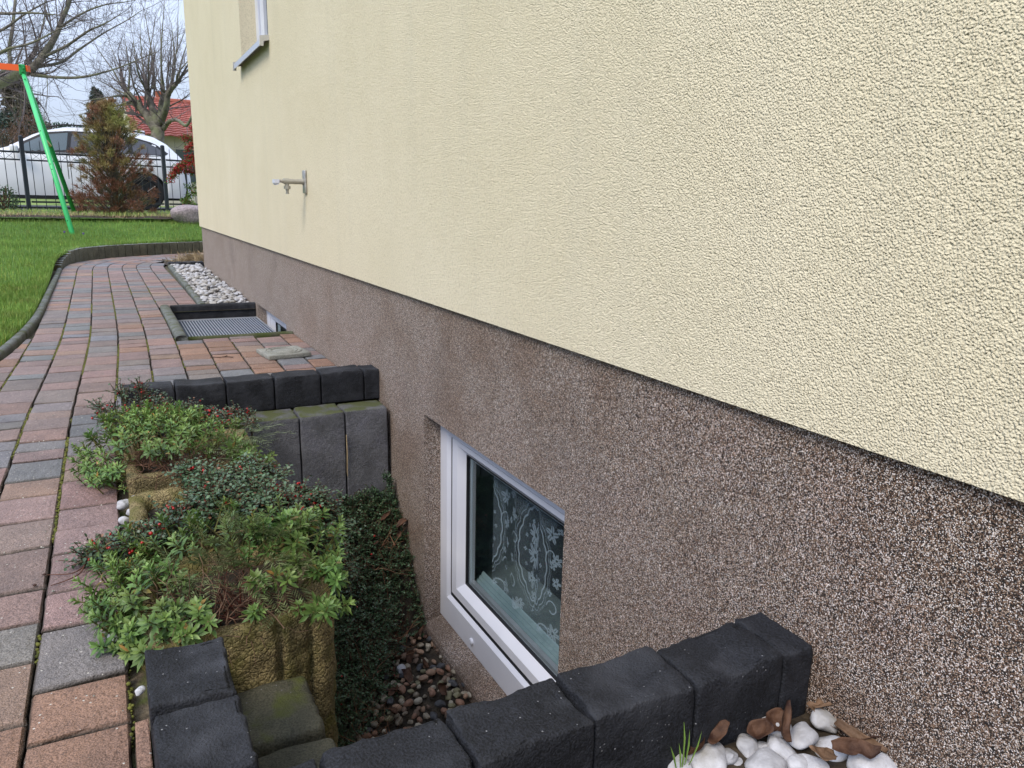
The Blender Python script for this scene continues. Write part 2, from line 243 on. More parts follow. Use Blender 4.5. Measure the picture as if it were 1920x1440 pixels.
M = dict(
 render=mat_render(), plinth=mat_plinth(), paver=mat_paver(),
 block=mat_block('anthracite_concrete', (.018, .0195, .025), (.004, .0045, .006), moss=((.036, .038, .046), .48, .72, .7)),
 palis=mat_block('grey_concrete', (.150, .150, .165), (.088, .088, .10), moss=((.075, .085, .035), .34, .52, .10)),
 mossy=mat_block('mossy_concrete', (.085, .080, .055), (.04, .04, .026), moss=((.075, .085, .02), .5, .62, .4)),
 kerb=mat_block('kerb_concrete', (.15, .14, .085), (.06, .06, .04), moss=((.22, .23, .22), .2, .35, .0)),  # overlay colour here is a lighter grey on the upward faces
 edging=mat_block('edging_concrete', (.17, .18, .17), (.08, .085, .075), moss=((.07, .08, .035), .45, .65, .8)),
 edgemoss=mat_block('mossy_edging', (.10, .105, .06), (.05, .05, .03), moss=((.05, .065, .015), .40, .6, 1.0)),
 planter=mat_block('split_concrete', (.33, .26, .12), (.09, .068, .03), crack=.0017, speck=(.3, .26, .16), moss=((.115, .11, .022), .45, .65, .8)),
 cover=mat_block('cast_stone', (.30, .30, .26), (.19, .19, .16)),
 joint=mat('joint_sand', (.05, .038, .026), (.15, .12, .08), sc=60, bump=(('n', 200, .004),), c3=(.06, .07, .018), sc3=14, lo3=.5, hi3=.62),
 earth=mat('earth', (.022, .017, .012), (.06, .045, .03), sc=30, bump=(('n', 60, .01),)),
 moss=mat('moss', (.05, .06, .012), (.16, .16, .035), sc=60, rough=.95),
 lawnsoil=mat('lawn_ground', (.05, .11, .018), (.10, .19, .03), sc=18, rough=.95, bump=(('n', 60, .02),)),
 verge=mat('verge_grass', (.12, .19, .04), (.24, .30, .09), sc=6, rough=.95, bump=(('n', 40, .02),)),
 grass=mat('grass_blade', (.135, .24, .040), (.22, .36, .075), sc=1.2, rough=.6, tint=True, trans=.3, c3=(.17, .21, .05), sc3=3.5, lo3=.52, hi3=.75),
 asphalt=mat('asphalt', (.04, .04, .042), (.06, .06, .062), sc=40),
 pvc=mat('white_plastic', (.60, .62, .71), (.66, .68, .76), sc=5, rough=.32, spec=.45),
 pvcdirty=mat('white_plastic_dusty', (.60, .61, .66), (.72, .73, .78), sc=8, rough=.5),
 gasket=mat('black_rubber', (.012, .012, .015), rough=.6),
 inner=mat('sash_reflection', (.16, .22, .24), (.25, .32, .34), sc=6, rough=.4),  # teal of the pane's reflection, put into the colour
 glass=mat_glass('window_glass', (.90, .96, .98), ior=1.8), lace=mat_lace(),
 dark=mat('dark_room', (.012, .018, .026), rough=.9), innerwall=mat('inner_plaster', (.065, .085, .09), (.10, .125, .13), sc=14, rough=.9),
 alu=mat('brushed_aluminium', (.55, .57, .62), rough=.3, metal=.6), aluw=mat('grey_end_cap', (.50, .49, .46), rough=.5),
 chrome=mat('worn_chrome', (.36, .345, .33), (.55, .53, .50), sc=60, rough=.30, metal=.75), steel=mat('dull_steel', (.33, .31, .27), (.44, .42, .36), sc=50, rough=.5, metal=.5),
 grate=mat('galvanised_grate', (.035, .045, .07), (.085, .11, .15), sc=60, rough=.6),
 pebw=mat('white_marble', (.36, .36, .38), (.53, .53, .56), sc=35, rough=.55, tint=True, bump=(('n', 120, .002),), c3=(.26, .245, .22), sc3=22, lo3=.52, hi3=.75),
 pebg=mat('river_pebble', (.75, .75, .75), (1, 1, 1), sc=60, rough=.6, tint=True, bump=(('n', 150, .002),)),
 leafgreen=mat('fresh_leaf', (.105, .195, .048), (.19, .305, .085), sc=25, rough=.42, tint=True, trans=.25, spec=.4),
 leafdark=mat('cotoneaster_leaf', (.045, .085, .045), (.080, .135, .070), sc=30, rough=.40, tint=True, trans=.12, spec=.5),
 needle=mat('feathery_leaf', (.12, .16, .07), (.20, .24, .12), sc=30, rough=.6, tint=True, trans=.2),
 berry=mat('red_berry', (.27, .004, .006), (.42, .012, .01), sc=100, rough=.3, spec=.5),
 twig=mat('brown_twig', (.07, .045, .03), (.20, .14, .10), sc=50, rough=.8, tint=True),
 straw=mat('dry_straw', (.25, .18, .10), (.42, .33, .20), sc=30, rough=.8),
 deadleaf=mat('dead_leaf', (.030, .012, .008), (.12, .060, .034), sc=38, rough=.7, bump=(('n', 90, .004),), trans=.1),
 tanleaf=mat('tan_leaf', (.09, .052, .030), (.20, .12, .072), sc=30, rough=.7, bump=(('n', 90, .004),)),
 bark=mat('bark', (.085, .075, .062), (.20, .18, .145), sc=9, rough=.9, c3=(.15, .16, .09), sc3=2.5, lo3=.45, hi3=.65, bump=(('n', 30, .02),)),
 twigfar=mat('fine_twig', (.085, .07, .068), (.16, .135, .13), sc=3, rough=.9),
 spruce=mat('spruce_needle', (.045, .075, .065), (.10, .14, .12), sc=3, rough=.8, tint=True),
 brownfol=mat('dry_needle', (.17, .105, .075), (.27, .17, .12), sc=4, rough=.8, tint=True),
 pine=mat('pine_needle', (.24, .235, .08), (.38, .36, .15), sc=5, rough=.7, tint=True, trans=.2),
 green=mat('green_paint', (.06, .52, .17), rough=.35, spec=.45), greend=mat('green_paint_deep', (.02, .27, .07), rough=.35), orange=mat('orange_paint', (.68, .10, .018), rough=.4), yellow=mat('yellow_plastic', (.7, .6, .2), rough=.4),
 fence=mat('anthracite_powder_coat', (.022, .028, .038), rough=.45, spec=.4),
 carpaint=mat('white_car_paint', (.66, .67, .70), rough=.16, spec=.6), carglass=mat('tinted_car_glass', (.05, .075, .085), rough=.06, spec=.9), cardark=mat('privacy_glass', (.045, .045, .055), rough=.1, spec=.7),
 blackp=mat('black_plastic', (.012, .012, .014), rough=.5), tyre=mat('tyre_rubber', (.015, .015, .016), rough=.8), rim=mat('dark_alloy', (.03, .032, .036), rough=.35, metal=.5),
 lamp=mat('red_lamp_lens', (.55, .02, .03), rough=.15, spec=.6),
 boulder=mat('granite_boulder', (.20, .165, .175), (.36, .30, .31), sc=40, rough=.8, bump=(('n', 30, .01),)),
 roof=mat_roof(), brick=mat('far_house_wall', (.55, .50, .42), rough=.9), ridge=mat('ridge_clay', (.30, .09, .06), rough=.8),
 violet=mat('violet_petal', (.22, .14, .42), rough=.6), orangecap=mat('chimney_brick', (.34, .11, .06), rough=.8),
)

# ---------------------------------------------------------------- mesh helpers
class MB:
    def __init__(s): s.v = []; s.f = []; s.n = 0; s.t = []
    def add(s, V, F, tint=None):
        V = np.asarray(V, float).reshape(-1, 3)
        if not isinstance(F, list): F = [F]
        for f in F:
            f = np.asarray(f, int)
            if f.size: s.f.append(f+s.n)
        s.v.append(V); s.n += len(V)
        if tint is None: tint = (1, 1, 1)
        tt = np.asarray(tint, float)
        if tt.ndim == 1: tt = np.tile(tt, (len(V), 1))
        s.t.append(tt)
        return s
    def build(s, name, m, parent=None, smooth=False, loc=None, tinted=False):
        me = bpy.data.meshes.new(name)
        V = np.concatenate(s.v)
        if loc is not None: V = V-np.asarray(loc)
        me.vertices.add(len(V)); me.vertices.foreach_set('co', V.astype(np.float32).ravel())
        lt = np.concatenate([np.full(len(f), f.shape[1], np.int32) for f in s.f]); li = np.concatenate([f.ravel() for f in s.f]).astype(np.int32)
        me.loops.add(len(li)); me.loops.foreach_set('vertex_index', li)
        me.polygons.add(len(lt)); me.polygons.foreach_set('loop_start', np.concatenate([[0], np.cumsum(lt)[:-1]]).astype(np.int32)); me.polygons.foreach_set('loop_total', lt)
        me.polygons.foreach_set('use_smooth', np.full(len(lt), smooth, bool))
        if tinted:
            a = me.color_attributes.new('tint', 'FLOAT_COLOR', 'POINT'); T = np.concatenate(s.t); a.data.foreach_set('color', np.c_[T, np.ones(len(T))].astype(np.float32).ravel())
        me.update(calc_edges=True); me.validate()
        me.materials.append(M[m] if isinstance(m, str) else m)
        o = bpy.data.objects.new(name, me); COL.objects.link(o)
        if loc is not None and parent is None: o.location = loc
        if parent is not None: o.parent = parent
        return o
def tag(o, label=None, cat=None, group=None, kind=None):
    if label: o['label'] = label
    if cat: o['category'] = cat
    if group: o['group'] = group
    if kind: o['kind'] = kind
    return o
def empty(name, loc, label, cat, group=None):
    o = bpy.data.objects.new(name, None); COL.objects.link(o); o.location = loc; o.empty_display_size = .05
    return tag(o, label, cat, group)
def under(o, parent):                       # parent, keeping world-space mesh coordinates
    o.parent = parent; o.location = (-parent.location[0], -parent.location[1], -parent.location[2]); return o

def vnoise(P, scale=1., seed=0):
    P = np.asarray(P)*scale; i = np.floor(P).astype(np.int64); f = P-i; f = f*f*(3-2*f); r = 0
    for dx in (0, 1):
        for dy in (0, 1):
            for dz in (0, 1):
                h = (i[..., 0]+dx)*374761393+(i[..., 1]+dy)*668265263+(i[..., 2]+dz)*2147483647+seed*1274126177
                h = (h ^ (h >> 13))*1274126177; h = (h ^ (h >> 16)) & 0xffff
                w = (f[..., 0] if dx else 1-f[..., 0])*(f[..., 1] if dy else 1-f[..., 1])*(f[..., 2] if dz else 1-f[..., 2])
                r = r+w*(h/65535.)
    return r*2-1
def noise3(P, scale, seed=0): return np.stack([vnoise(P, scale, seed+k*17) for k in range(3)], -1)

BOXF = np.array([[0, 3, 2, 1], [4, 5, 6, 7], [0, 1, 5, 4], [1, 2, 6, 5], [2, 3, 7, 6], [3, 0, 4, 7]])
def box(mb, x0, x1, y0, y1, z0, z1, tint=None):
    V = [(x0, y0, z0), (x1, y0, z0), (x1, y1, z0), (x0, y1, z0), (x0, y0, z1), (x1, y0, z1), (x1, y1, z1), (x0, y1, z1)]
    mb.add(V, BOXF, tint)
def prism(mb, poly, axis, a0, a1, tint=None):         # polygon (u,v) extruded along axis
    n = len(poly); out = []
    for a in (a0, a1):
        for u, v in poly:
            p = [u, v]; p.insert(axis, a); out.append(p)
    idx = list(range(n)); side = [[i, (i+1) % n, n+(i+1) % n, n+i] for i in idx]
    mb.add(out, [np.array(side), np.array([idx[::-1]]), np.array([[n+i for i in idx]])], tint)
def rbox(mb, c, s, r=.006, n=(8, 8, 8), amp=.0015, ns=30, seed=0, edge=0, ens=25, tint=None, rot=0):
    """rounded box with worn, uneven edges"""
    c = np.array(c, float); h = np.array(s, float)/2; allV = []; allF = []; off = 0
    for ax in range(3):
        for sg in (-1, 1):
            a, b = [(1, 2), (2, 0), (0, 1)][ax]; na, nb = n[a], n[b]
            ea, eb = min(r/h[a], .4), min(r/h[b], .4)
            ta = np.r_[-1, -1+ea*.35, np.linspace(-1+ea, 1-ea, na), 1-ea*.35, 1]; tb = np.r_[-1, -1+eb*.35, np.linspace(-1+eb, 1-eb, nb), 1-eb*.35, 1]
            A, B = np.meshgrid(ta*h[a], tb*h[b], indexing='ij'); P = np.zeros(A.shape+(3,)); P[..., a] = A; P[..., b] = B; P[..., ax] = sg*h[ax]
            ka, kb = A.shape; P = P.reshape(-1, 3)
            g = np.arange(ka*kb).reshape(ka, kb); F = np.stack([g[:-1, :-1], g[1:, :-1], g[1:, 1:], g[:-1, 1:]], -1).reshape(-1, 4)
            if sg < 0: F = F[:, ::-1]
            allV.append(P); allF.append(F+off); off += len(P)
    P = np.concatenate(allV); inner = np.clip(P, -(h-r), h-r); d = P-inner; l = np.linalg.norm(d, axis=1, keepdims=True); l[l == 0] = 1
    P = inner+d/l*r
    Pw = P+c
    if edge:
        e = vnoise(Pw, ens, seed)+.5*vnoise(Pw, ens*2.3, seed+5)
        top = np.clip((P[:, 2]-(h[2]-4*r))/(4*r), 0, 1)
        sh = np.sign(P[:, :2])*(np.abs(P[:, :2])/h[:2] > .85)
        P[:, :2] -= sh*(np.abs(e)*edge*top)[:, None]
        P[:, 2] += (vnoise(Pw*[1, 1, .3], ens*.6, seed+9)*edge*.7)*top
    P = P+noise3(Pw, ns, seed)*amp
    if rot:
        cs, sn = math.cos(rot), math.sin(rot); P[:, :2] = P[:, :2]@np.array([[cs, sn], [-sn, cs]])
    mb.add(P+c, np.concatenate(allF), tint)
def tubes(mb, P0, P1, R0, R1, k=5, tint=None):
    P0 = np.asarray(P0, float); P1 = np.asarray(P1, float); n = len(P0)
    if n == 0: return
    R0 = np.broadcast_to(np.asarray(R0, float), n); R1 = np.broadcast_to(np.asarray(R1, float), n)
    d = P1-P0; d /= np.linalg.norm(d, axis=1, keepdims=True)+1e-9
    a = np.where(np.abs(d[:, 2:3]) > .9, [[1., 0, 0]], [[0, 0, 1.]]); u = np.cross(d, a); u /= np.linalg.norm(u, axis=1, keepdims=True); v = np.cross(d, u)
    an = np.arange(k)/k*2*math.pi; C = np.cos(an)[None, :, None]; Sn = np.sin(an)[None, :, None]
    ring = u[:, None]*C+v[:, None]*Sn
    V = np.concatenate([P0[:, None]+ring*R0[:, None, None], P1[:, None]+ring*R1[:, None, None]], 1).reshape(-1, 3)
    b = np.arange(n)[:, None]*2*k; i = np.arange(k); j = (i+1) % k
    F = np.stack([b+i, b+j, b+k+j, b+k+i], -1).reshape(-1, 4)
    tt = None
    if tint is not None: tt = np.repeat(np.asarray(tint), 2*k, axis=0)
    mb.add(V, F, tt)
def poly_tube(mb, pts, r, k=8, tint=None, caps=True):
    pts = np.asarray(pts, float); n = len(pts); r = np.broadcast_to(np.asarray(r, float), n)
    t = np.gradient(pts, axis=0); t /= np.linalg.norm(t, axis=1, keepdims=True)
    a = np.array([0, 0, 1.]) if abs(t[0][2]) < .9 else np.array([1., 0, 0]); rings = []
    u = np.cross(t[0], a); u /= np.linalg.norm(u)
    for i in range(n):
        u = u-t[i]*(u@t[i]); u /= np.linalg.norm(u); v = np.cross(t[i], u); an = np.arange(k)/k*2*math.pi
        rings.append(pts[i]+r[i]*(np.cos(an)[:, None]*u+np.sin(an)[:, None]*v))
    V = np.concatenate(rings); g = np.arange(n*k).reshape(n, k); g2 = np.roll(g, -1, 1)
    F = [np.stack([g[:-1], g2[:-1], g2[1:], g[1:]], -1).reshape(-1, 4)]
    if caps: F += [g[0][::-1][None], g[-1][None]]
    mb.add(V, F, tint)
def lathe(mb, c, axis, prof, k=20, tint=None):         # prof: (distance along axis, radius)
    axis = np.array(axis, float); axis /= np.linalg.norm(axis); c = np.array(c, float)
    pts = np.array([c+axis*a for a, _ in prof])
    a = np.array([0, 0, 1.]) if abs(axis[2]) < .9 else np.array([1., 0, 0]); u = np.cross(axis, a); u /= np.linalg.norm(u); v = np.cross(axis, u)
    an = np.arange(k)/k*2*math.pi; ring = np.cos(an)[:, None]*u+np.sin(an)[:, None]*v
    V = np.concatenate([p+ring*max(r, 1e-4) for p, (_, r) in zip(pts, prof)]); n = len(prof)
    g = np.arange(n*k).reshape(n, k); g2 = np.roll(g, -1, 1)
    mb.add(V, [np.stack([g[:-1], g2[:-1], g2[1:], g[1:]], -1).reshape(-1, 4), g[0][::-1][None], g[-1][None]], tint)
def grid(mb, X, Y, Zf, tint=None):
    A, B = np.meshgrid(X, Y, indexing='ij'); Z = Zf(A, B); P = np.stack([A, B, Z], -1).reshape(-1, 3)
    g = np.arange(len(X)*len(Y)).reshape(len(X), len(Y)); mb.add(P, np.stack([g[:-1, :-1], g[1:, :-1], g[1:, 1:], g[:-1, 1:]], -1).reshape(-1, 4), tint)
def norm(a): return a/(np.linalg.norm(a, axis=-1, keepdims=True)+1e-9)
def leaves(mb, P, D, U, Ln, Wd, tint, curl=.25, fold=.25, rnd=False):
    """N leaves: base P, direction D, face normal U, length, width; eight points each"""
    P = np.asarray(P); n = len(P); D = norm(D); R = norm(np.cross(D, U)); U = norm(np.cross(R, D)); Ln = np.broadcast_to(Ln, n)[:, None]; Wd = np.broadcast_to(Wd, n)[:, None]
    st = [(.28, .34), (.66, .50)] if not rnd else [(.22, .46), (.68, .50)]
    def pt(a, w, k): return P+D*Ln*a+R*Wd*w+U*(abs(w)*fold*Wd*2-curl*Ln*a*a+k)
    V = [pt(0, 0, 0)]
    for a, w in st: V += [pt(a, -w, 0), pt(a, 0, 0), pt(a, w, 0)]
    V.append(pt(1.0, 0, 0)); V = np.stack(V, 1).reshape(-1, 3); b = np.arange(n)[:, None]*8
    T = np.concatenate([b+np.array(q) for q in ([0, 2, 1], [0, 3, 2], [4, 5, 7], [5, 6, 7])]); Q = np.concatenate([b+np.array(q) for q in ([1, 2, 5, 4], [2, 3, 6, 5])])
    mb.add(V, [T, Q], np.repeat(np.broadcast_to(tint, (n, 3)), 8, axis=0))
def rand_dir(n, up=0.):
    d = rng.normal(size=(n, 3)); d = norm(d); d[:, 2] += up; return norm(d)
def ico():
    p = (1+5**.5)/2; V = norm(np.array([(-1, p, 0), (1, p, 0), (-1, -p, 0), (1, -p, 0), (0, -1, p), (0, 1, p), (0, -1, -p), (0, 1, -p), (p, 0, -1), (p, 0, 1), (-p, 0, -1), (-p, 0, 1)], float))
    F = np.array([(0, 11, 5), (0, 5, 1), (0, 1, 7), (0, 7, 10), (0, 10, 11), (1, 5, 9), (5, 11, 4), (11, 10, 2), (10, 7, 6), (7, 1, 8), (3, 9, 4), (3, 4, 2), (3, 2, 6), (3, 6, 8), (3, 8, 9), (4, 9, 5), (2, 4, 11), (6, 2, 10), (8, 6, 7), (9, 8, 1)])
    return V, F
def sub_ico(k):
    V, F = ico()
    for _ in range(k):
        V = list(map(tuple, V)); cache = {}; nf = []
        def mid(a, b):
            key = (min(a, b), max(a, b))
            if key not in cache:
                q = norm(np.array(V[a])+np.array(V[b])); cache[key] = len(V); V.append(tuple(q))
            return cache[key]
        for a, b, c in F:
            ab, bc, ca = mid(a, b), mid(b, c), mid(c, a); nf += [(a, ab, ca), (b, bc, ab), (c, ca, bc), (ab, bc, ca)]
        V = np.array(V); F = np.array(nf)
    return V, F
ICO0, ICO1, ICO2, ICO3 = ico(), sub_ico(1), sub_ico(2), sub_ico(3)
def blobs(mb, P, R, base=ICO0, tint=None, squash=1.):
    P = np.asarray(P); n = len(P); R = np.broadcast_to(R, n); V0, F0 = base; k = len(V0)
    V = (P[:, None]+V0[None]*np.array([1, 1, squash])*R[:, None, None]).reshape(-1, 3); F = (np.arange(n)[:, None, None]*k+F0[None]).reshape(-1, 3)
    mb.add(V, F, None if tint is None else np.repeat(tint, k, axis=0))
def pebble_mesh(name, m, seed, size=(1, .75, .5), lump=.22, base=ICO2, tint=(1, 1, 1), fl=1.2):
    V, F = base; V = V+noise3(V, fl, seed)*lump; V = V*np.array(size); mb = MB(); mb.add(V, F, tint); o = mb.build(name, m, smooth=True, tinted=True); me = o.data; bpy.data.objects.remove(o); return me
def put(name, me, loc, rot, sc, label, cat, group=None, parent=None):
    o = bpy.data.objects.new(name, me); COL.objects.link(o); o.location = loc; o.rotation_euler = rot; o.scale = (sc,)*3 if np.isscalar(sc) else sc
    return tag(o, label, cat, group)

# ================================================================ SETTING
XW, XP, XF = .915, .931, .994           # rendered wall, plinth, window frame planes
WELL = (.0, XP, .815, 2.88); FLOOR = -.80
PIT = (.34, XP, 4.56, 5.80)
def lawn_z(x, y):
    ss = lambda a, b, t: (lambda q: q*q*(3-2*q))(np.clip((t-a)/(b-a), 0, 1))
    return .008+.14*ss(6.5, 11.6, y)+.26*ss(11.6, 14.2, y)+.03*ss(14, 17, y)+.012*vnoise(np.stack([x, y, 0*x], -1), 1.5, 3)

# outer line of the path: straight beside the lawn, then round the house corner
ctrl = [(-.453, -1.5), (-.453, 0), (-.453, 1.5), (-.453, 2.6), (-.450, 3.1), (-.440, 3.5), (-.420, 4.4), (-.415, 5.2), (-.428, 6.9), (-.441, 8.4), (-.447, 9.2), (-.425, 9.7), (-.335, 10.15), (-.165, 10.55), (.07, 10.87), (.34, 11.12), (.62, 11.32), (.92, 11.50), (1.25, 11.66), (1.7, 11.82), (2.3, 11.98), (3.2, 12.1), (4.5, 12.15)]
def catmull(P, k=12):
    P = [np.array(p, float) for p in P]; P = [2*P[0]-P[1]]+P+[2*P[-1]-P[-2]]; out = []
    for i in range(1, len(P)-2):
        for t in np.arange(k)/k:
            out.append(.5*((2*P[i])+(-P[i-1]+P[i+1])*t+(2*P[i-1]-5*P[i]+4*P[i+1]-P[i+2])*t*t+(-P[i-1]+3*P[i]-3*P[i+1]+P[i+2])*t**3))
    return np.array(out+[P[-2]])
OUT = catmull(ctrl, 14); tg = norm(np.gradient(OUT, axis=0))
for _ in range(20): tg[1:-1] = norm(tg[:-2]+tg[1:-1]*2+tg[2:])
NIN = np.stack([tg[:, 1], -tg[:, 0]], -1)
def offs(d):
    C = OUT+NIN*d; s = np.r_[0, np.cumsum(np.linalg.norm(np.diff(C, axis=0), axis=1))]; return C, s
def along(C, s, q): return np.stack([np.interp(q, s, C[:, 0]), np.interp(q, s, C[:, 1])], -1)
def left_edge(y): return np.interp(y, [-1.5, 0, 1, 2, 2.8, 3.5, 4.0, 4.4, 4.8, 5.2, 6], [-1.5, -1.3, -1.12, -.93, -.77, -.62, -.535, -.480, -.448, -.430, -.43])

PAL = [((.245, .155, .130), 5), ((.220, .148, .125), 5), ((.195, .148, .130), 4), ((.155, .146, .142), 2.4), ((.180, .152, .138), 3.4), ((.255, .165, .120), 2), ((.170, .160, .160), 1.2)]
pw = np.array([w for _, w in PAL]); pw = pw/pw.sum()
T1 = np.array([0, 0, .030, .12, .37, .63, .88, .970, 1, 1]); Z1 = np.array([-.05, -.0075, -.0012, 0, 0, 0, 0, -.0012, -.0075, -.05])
path = MB()
def paver(C, seed, orangeish=0.):
    """C: four corners (2D) 00,10,11,01"""
    Uu, Vv = np.meshgrid(T1, T1, indexing='ij'); Uw = Uu[..., None]; Vw = Vv[..., None]; C = np.array(C)
    P = C[0]*(1-Uw)*(1-Vw)+C[1]*Uw*(1-Vw)+C[2]*Uw*Vw+C[3]*(1-Uw)*Vw
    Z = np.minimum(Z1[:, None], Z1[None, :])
    ij = np.array([-.0012+(rng.random()*.003), 0]); tilt = rng.normal(size=2)*.0012
    P3 = np.concatenate([P, (Z+ij[0]+tilt[0]*(Uu-.5)+tilt[1]*(Vv-.5))[..., None]], -1)
    e = ((Uu == 0) | (Uu == 1) | (Vv == 0) | (Vv == 1))
    w = noise3(P3, 55, 3)*.0028+noise3(P3, 15, 5)*.0026
    P3[..., :2] += np.where(e[..., None], w[..., :2], 0)
    P3[..., 2] += vnoise(P3, 30, 8)*.0008
    c = np.array(PAL[rng.choice(len(PAL), p=pw)][0]); c = c*[.95, 1, 1.06]*rng.uniform(.85, 1.15)*np.array([rng.uniform(.95, 1.06), 1, rng.uniform(.95, 1.06)])
    if rng.random() < orangeish: c = np.array((.245, .145, .10))*rng.uniform(.8, 1.15)
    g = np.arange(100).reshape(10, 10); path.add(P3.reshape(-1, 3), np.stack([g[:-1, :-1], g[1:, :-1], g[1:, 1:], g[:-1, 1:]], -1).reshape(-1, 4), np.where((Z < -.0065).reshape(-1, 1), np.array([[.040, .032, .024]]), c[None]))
GAP = .0052
for k in range(-6, 10):
    d0, d1 = .14*k+GAP*.34, .14*(k+1)-GAP*.34
    C0, s0 = offs(d0); C1, s1 = offs(d1); Cm, sm = offs((d0+d1)/2)
    # param along the middle line
    q = rng.uniform(0, .1); end = sm[-1]
    fixed = []
    if k == 2: fixed = [(.95, 1.149), (1.149, 1.286), (1.286, 1.485), (1.485, 1.629), (1.629, 1.822), (1.822, 1.959)]
    tpar = np.arange(len(Cm)); ycum = Cm[:, 1]
    while q < end-.2:
        ln = rng.choice([.105, .14, .175, .21], p=[.28, .34, .24, .14])
        if fixed and q+ycum[0] > .90 and q+ycum[0] < 1.959-.02:
            a, b = fixed.pop(0); q = a-ycum[0]; ln = b-a
        qa, qb = q+GAP*.62, q+ln-GAP*.62
        ta, tb = np.interp(qa, sm, tpar), np.interp(qb, sm, tpar)
        f = lambda C, t: np.array([np.interp(t, tpar, C[:, 0]), np.interp(t, tpar, C[:, 1])])
        cs = [f(C0, ta), f(C1, ta), f(C1, tb), f(C0, tb)]; c = np.mean(cs, 0); q += ln
        x, y = c
        if y < -1.2 or y > 12.3: continue
        if y < 9.5 and k >= 3:
            ymax = max(p[1] for p in cs); ymin = min(p[1] for p in cs)
            if ymax < 3.005: continue
            if ymin < 3.005:
                cs = [np.array([p[0], max(p[1], 3.008)]) for p in cs]
                if ymax-3.008 < .02: continue
            lim = XP-.004 if y < 4.52 else (.285 if y < 5.88 else .545-(.0*y))
            x0 = min(p[0] for p in cs)
            if x0 > lim-.015: continue
            if x0 < lim:
                cs = [np.array([min(p[0], lim), p[1]]) for p in cs]
            if 4.0 < y < 4.52 and x > .27:
                cs = [np.array([p[0], min(p[1], 4.505)]) for p in cs]
            elif y >= 4.52 and x > .3 and min(p[1] for p in cs) < 5.88: cs = [np.array([p[0], max(p[1], 5.885)]) for p in cs]
            if cs[2][1]-cs[1][1] < .02: continue
        if k >= 3 and y >= 9.2 and x > .545 and y < 10.33: continue
        if y >= 9.5 and k > 7: continue
        if k < 0:
            le = float(left_edge(y))+.008
            if max(p[0] for p in cs) < le+.02 or y > 5.5: continue
            cs = [np.array([max(p[0], float(left_edge(p[1]))+.008), p[1]]) for p in cs]
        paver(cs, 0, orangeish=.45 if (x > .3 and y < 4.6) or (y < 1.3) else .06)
# narrow cut strip against the black kerb
for a, b in ((.40, .56), (.565, .73), (.735, .90), (.905, 1.02), (1.025, 1.14)):
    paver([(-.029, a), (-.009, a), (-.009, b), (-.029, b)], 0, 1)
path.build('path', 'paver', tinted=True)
tag(bpy.data.objects['path'], kind='structure')

# ground under everything, with openings for the light wells
g = MB(); X = [-400, -.03, WELL[0]+.10, .34, XP+.005, 400]; Y = [-400, .82, 2.88, 4.56, 5.80, 400]
for i in range(len(X)-1):
    for j in range(len(Y)-1):
        cx, cy = (X[i]+X[i+1])/2, (Y[j]+Y[j+1])/2
        if WELL[0] < cx < XP and .82 < cy < 2.88 and i >= 2: continue
        if .34 < cx < XP and 4.56 < cy < 5.8: continue
        if cx > XP and -4 < cy and cy < 6: continue
        g.add([(X[i], Y[j], -.024), (X[i+1], Y[j], -.024), (X[i+1], Y[j+1], -.024), (X[i], Y[j+1], -.024)], np.array([[0, 1, 2, 3]]))
tag(g.build('ground', 'joint'), kind='structure')
# soil body of the light well
s = MB()
grid(s, np.linspace(0, XP, 40), np.linspace(.8, 2.8, 70), lambda a, b: FLOOR-.012+.008*vnoise(np.stack([a, b, a*0], -1), 9, 4))
s.add([(0.02, .8, -.9), (.02, 2.9, -.9), (.02, 2.9, -.02), (.02, .8, -.02)], np.array([[0, 1, 2, 3]]))
s.add([(0.02, 2.86, -.9), (XP, 2.86, -.9), (XP, 2.86, -.03), (.02, 2.86, -.03)], np.array([[0, 1, 2, 3]]))
s.add([(0.02, .81, -.9), (XP, .81, -.9), (XP, .81, -.03), (.02, .81, -.03)], np.array([[0, 1, 2, 3]]))
tag(s.build('earth_pit', 'earth'), kind='structure')
# lawn
lw = MB(); lx = np.r_[np.linspace(-40, -6, 12), np.linspace(-5.5, 8, 60), np.linspace(9, 60, 12)]; ly = np.r_[np.linspace(-8, 2, 12), np.linspace(2.2, 17, 110), np.linspace(18, 90, 14)]
# left part bounded by the path edge: strips following the edge
OY = np.array(OUT); 
def strip(mb, line, dirs, dists):
    k = len(dists); P = []
    for p, d in zip(line, dirs):
        for t in dists: P.append((p[0]+d[0]*t, p[1]+d[1]*t))
    P = np.array(P); z = lawn_z(P[:, 0], P[:, 1]); V = np.c_[P, z]; g = np.arange(len(line)*k).reshape(len(line), k)
    mb.add(V, np.stack([g[:-1, :-1], g[:-1, 1:], g[1:, 1:], g[1:, :-1]], -1).reshape(-1, 4))
eline = []
for y in np.linspace(-3, 5.4, 40): eline.append((min(float(left_edge(y)), float(np.interp(y, OUT[:, 1][:170], OUT[:, 0][:170]))), y))
for p in OUT[OUT[:, 1] > 5.5]: eline.append((p[0], p[1]))
eline = np.array(eline)
for _ in range(12): eline[1:-1] = (eline[:-2]+eline[1:-1]*2+eline[2:])/4
eline = eline; en = norm(np.gradient(eline, axis=0)); 
for _ in range(60): en[1:-1] = norm(en[:-2]+en[1:-1]*2+en[2:])
eno = np.stack([-en[:, 1], en[:, 0]], -1)
eline2 = eline.copy(); eline2[:, :] += eno*.045
fd = np.r_[0, .1, .25, .5, .8, 1.2, 1.8, 2.5, 3.5, 5, 8, 15, 40]
strip(lw, eline2, eno, fd)
tag(lw.build('lawn', 'lawnsoil', smooth=True), kind='structure')
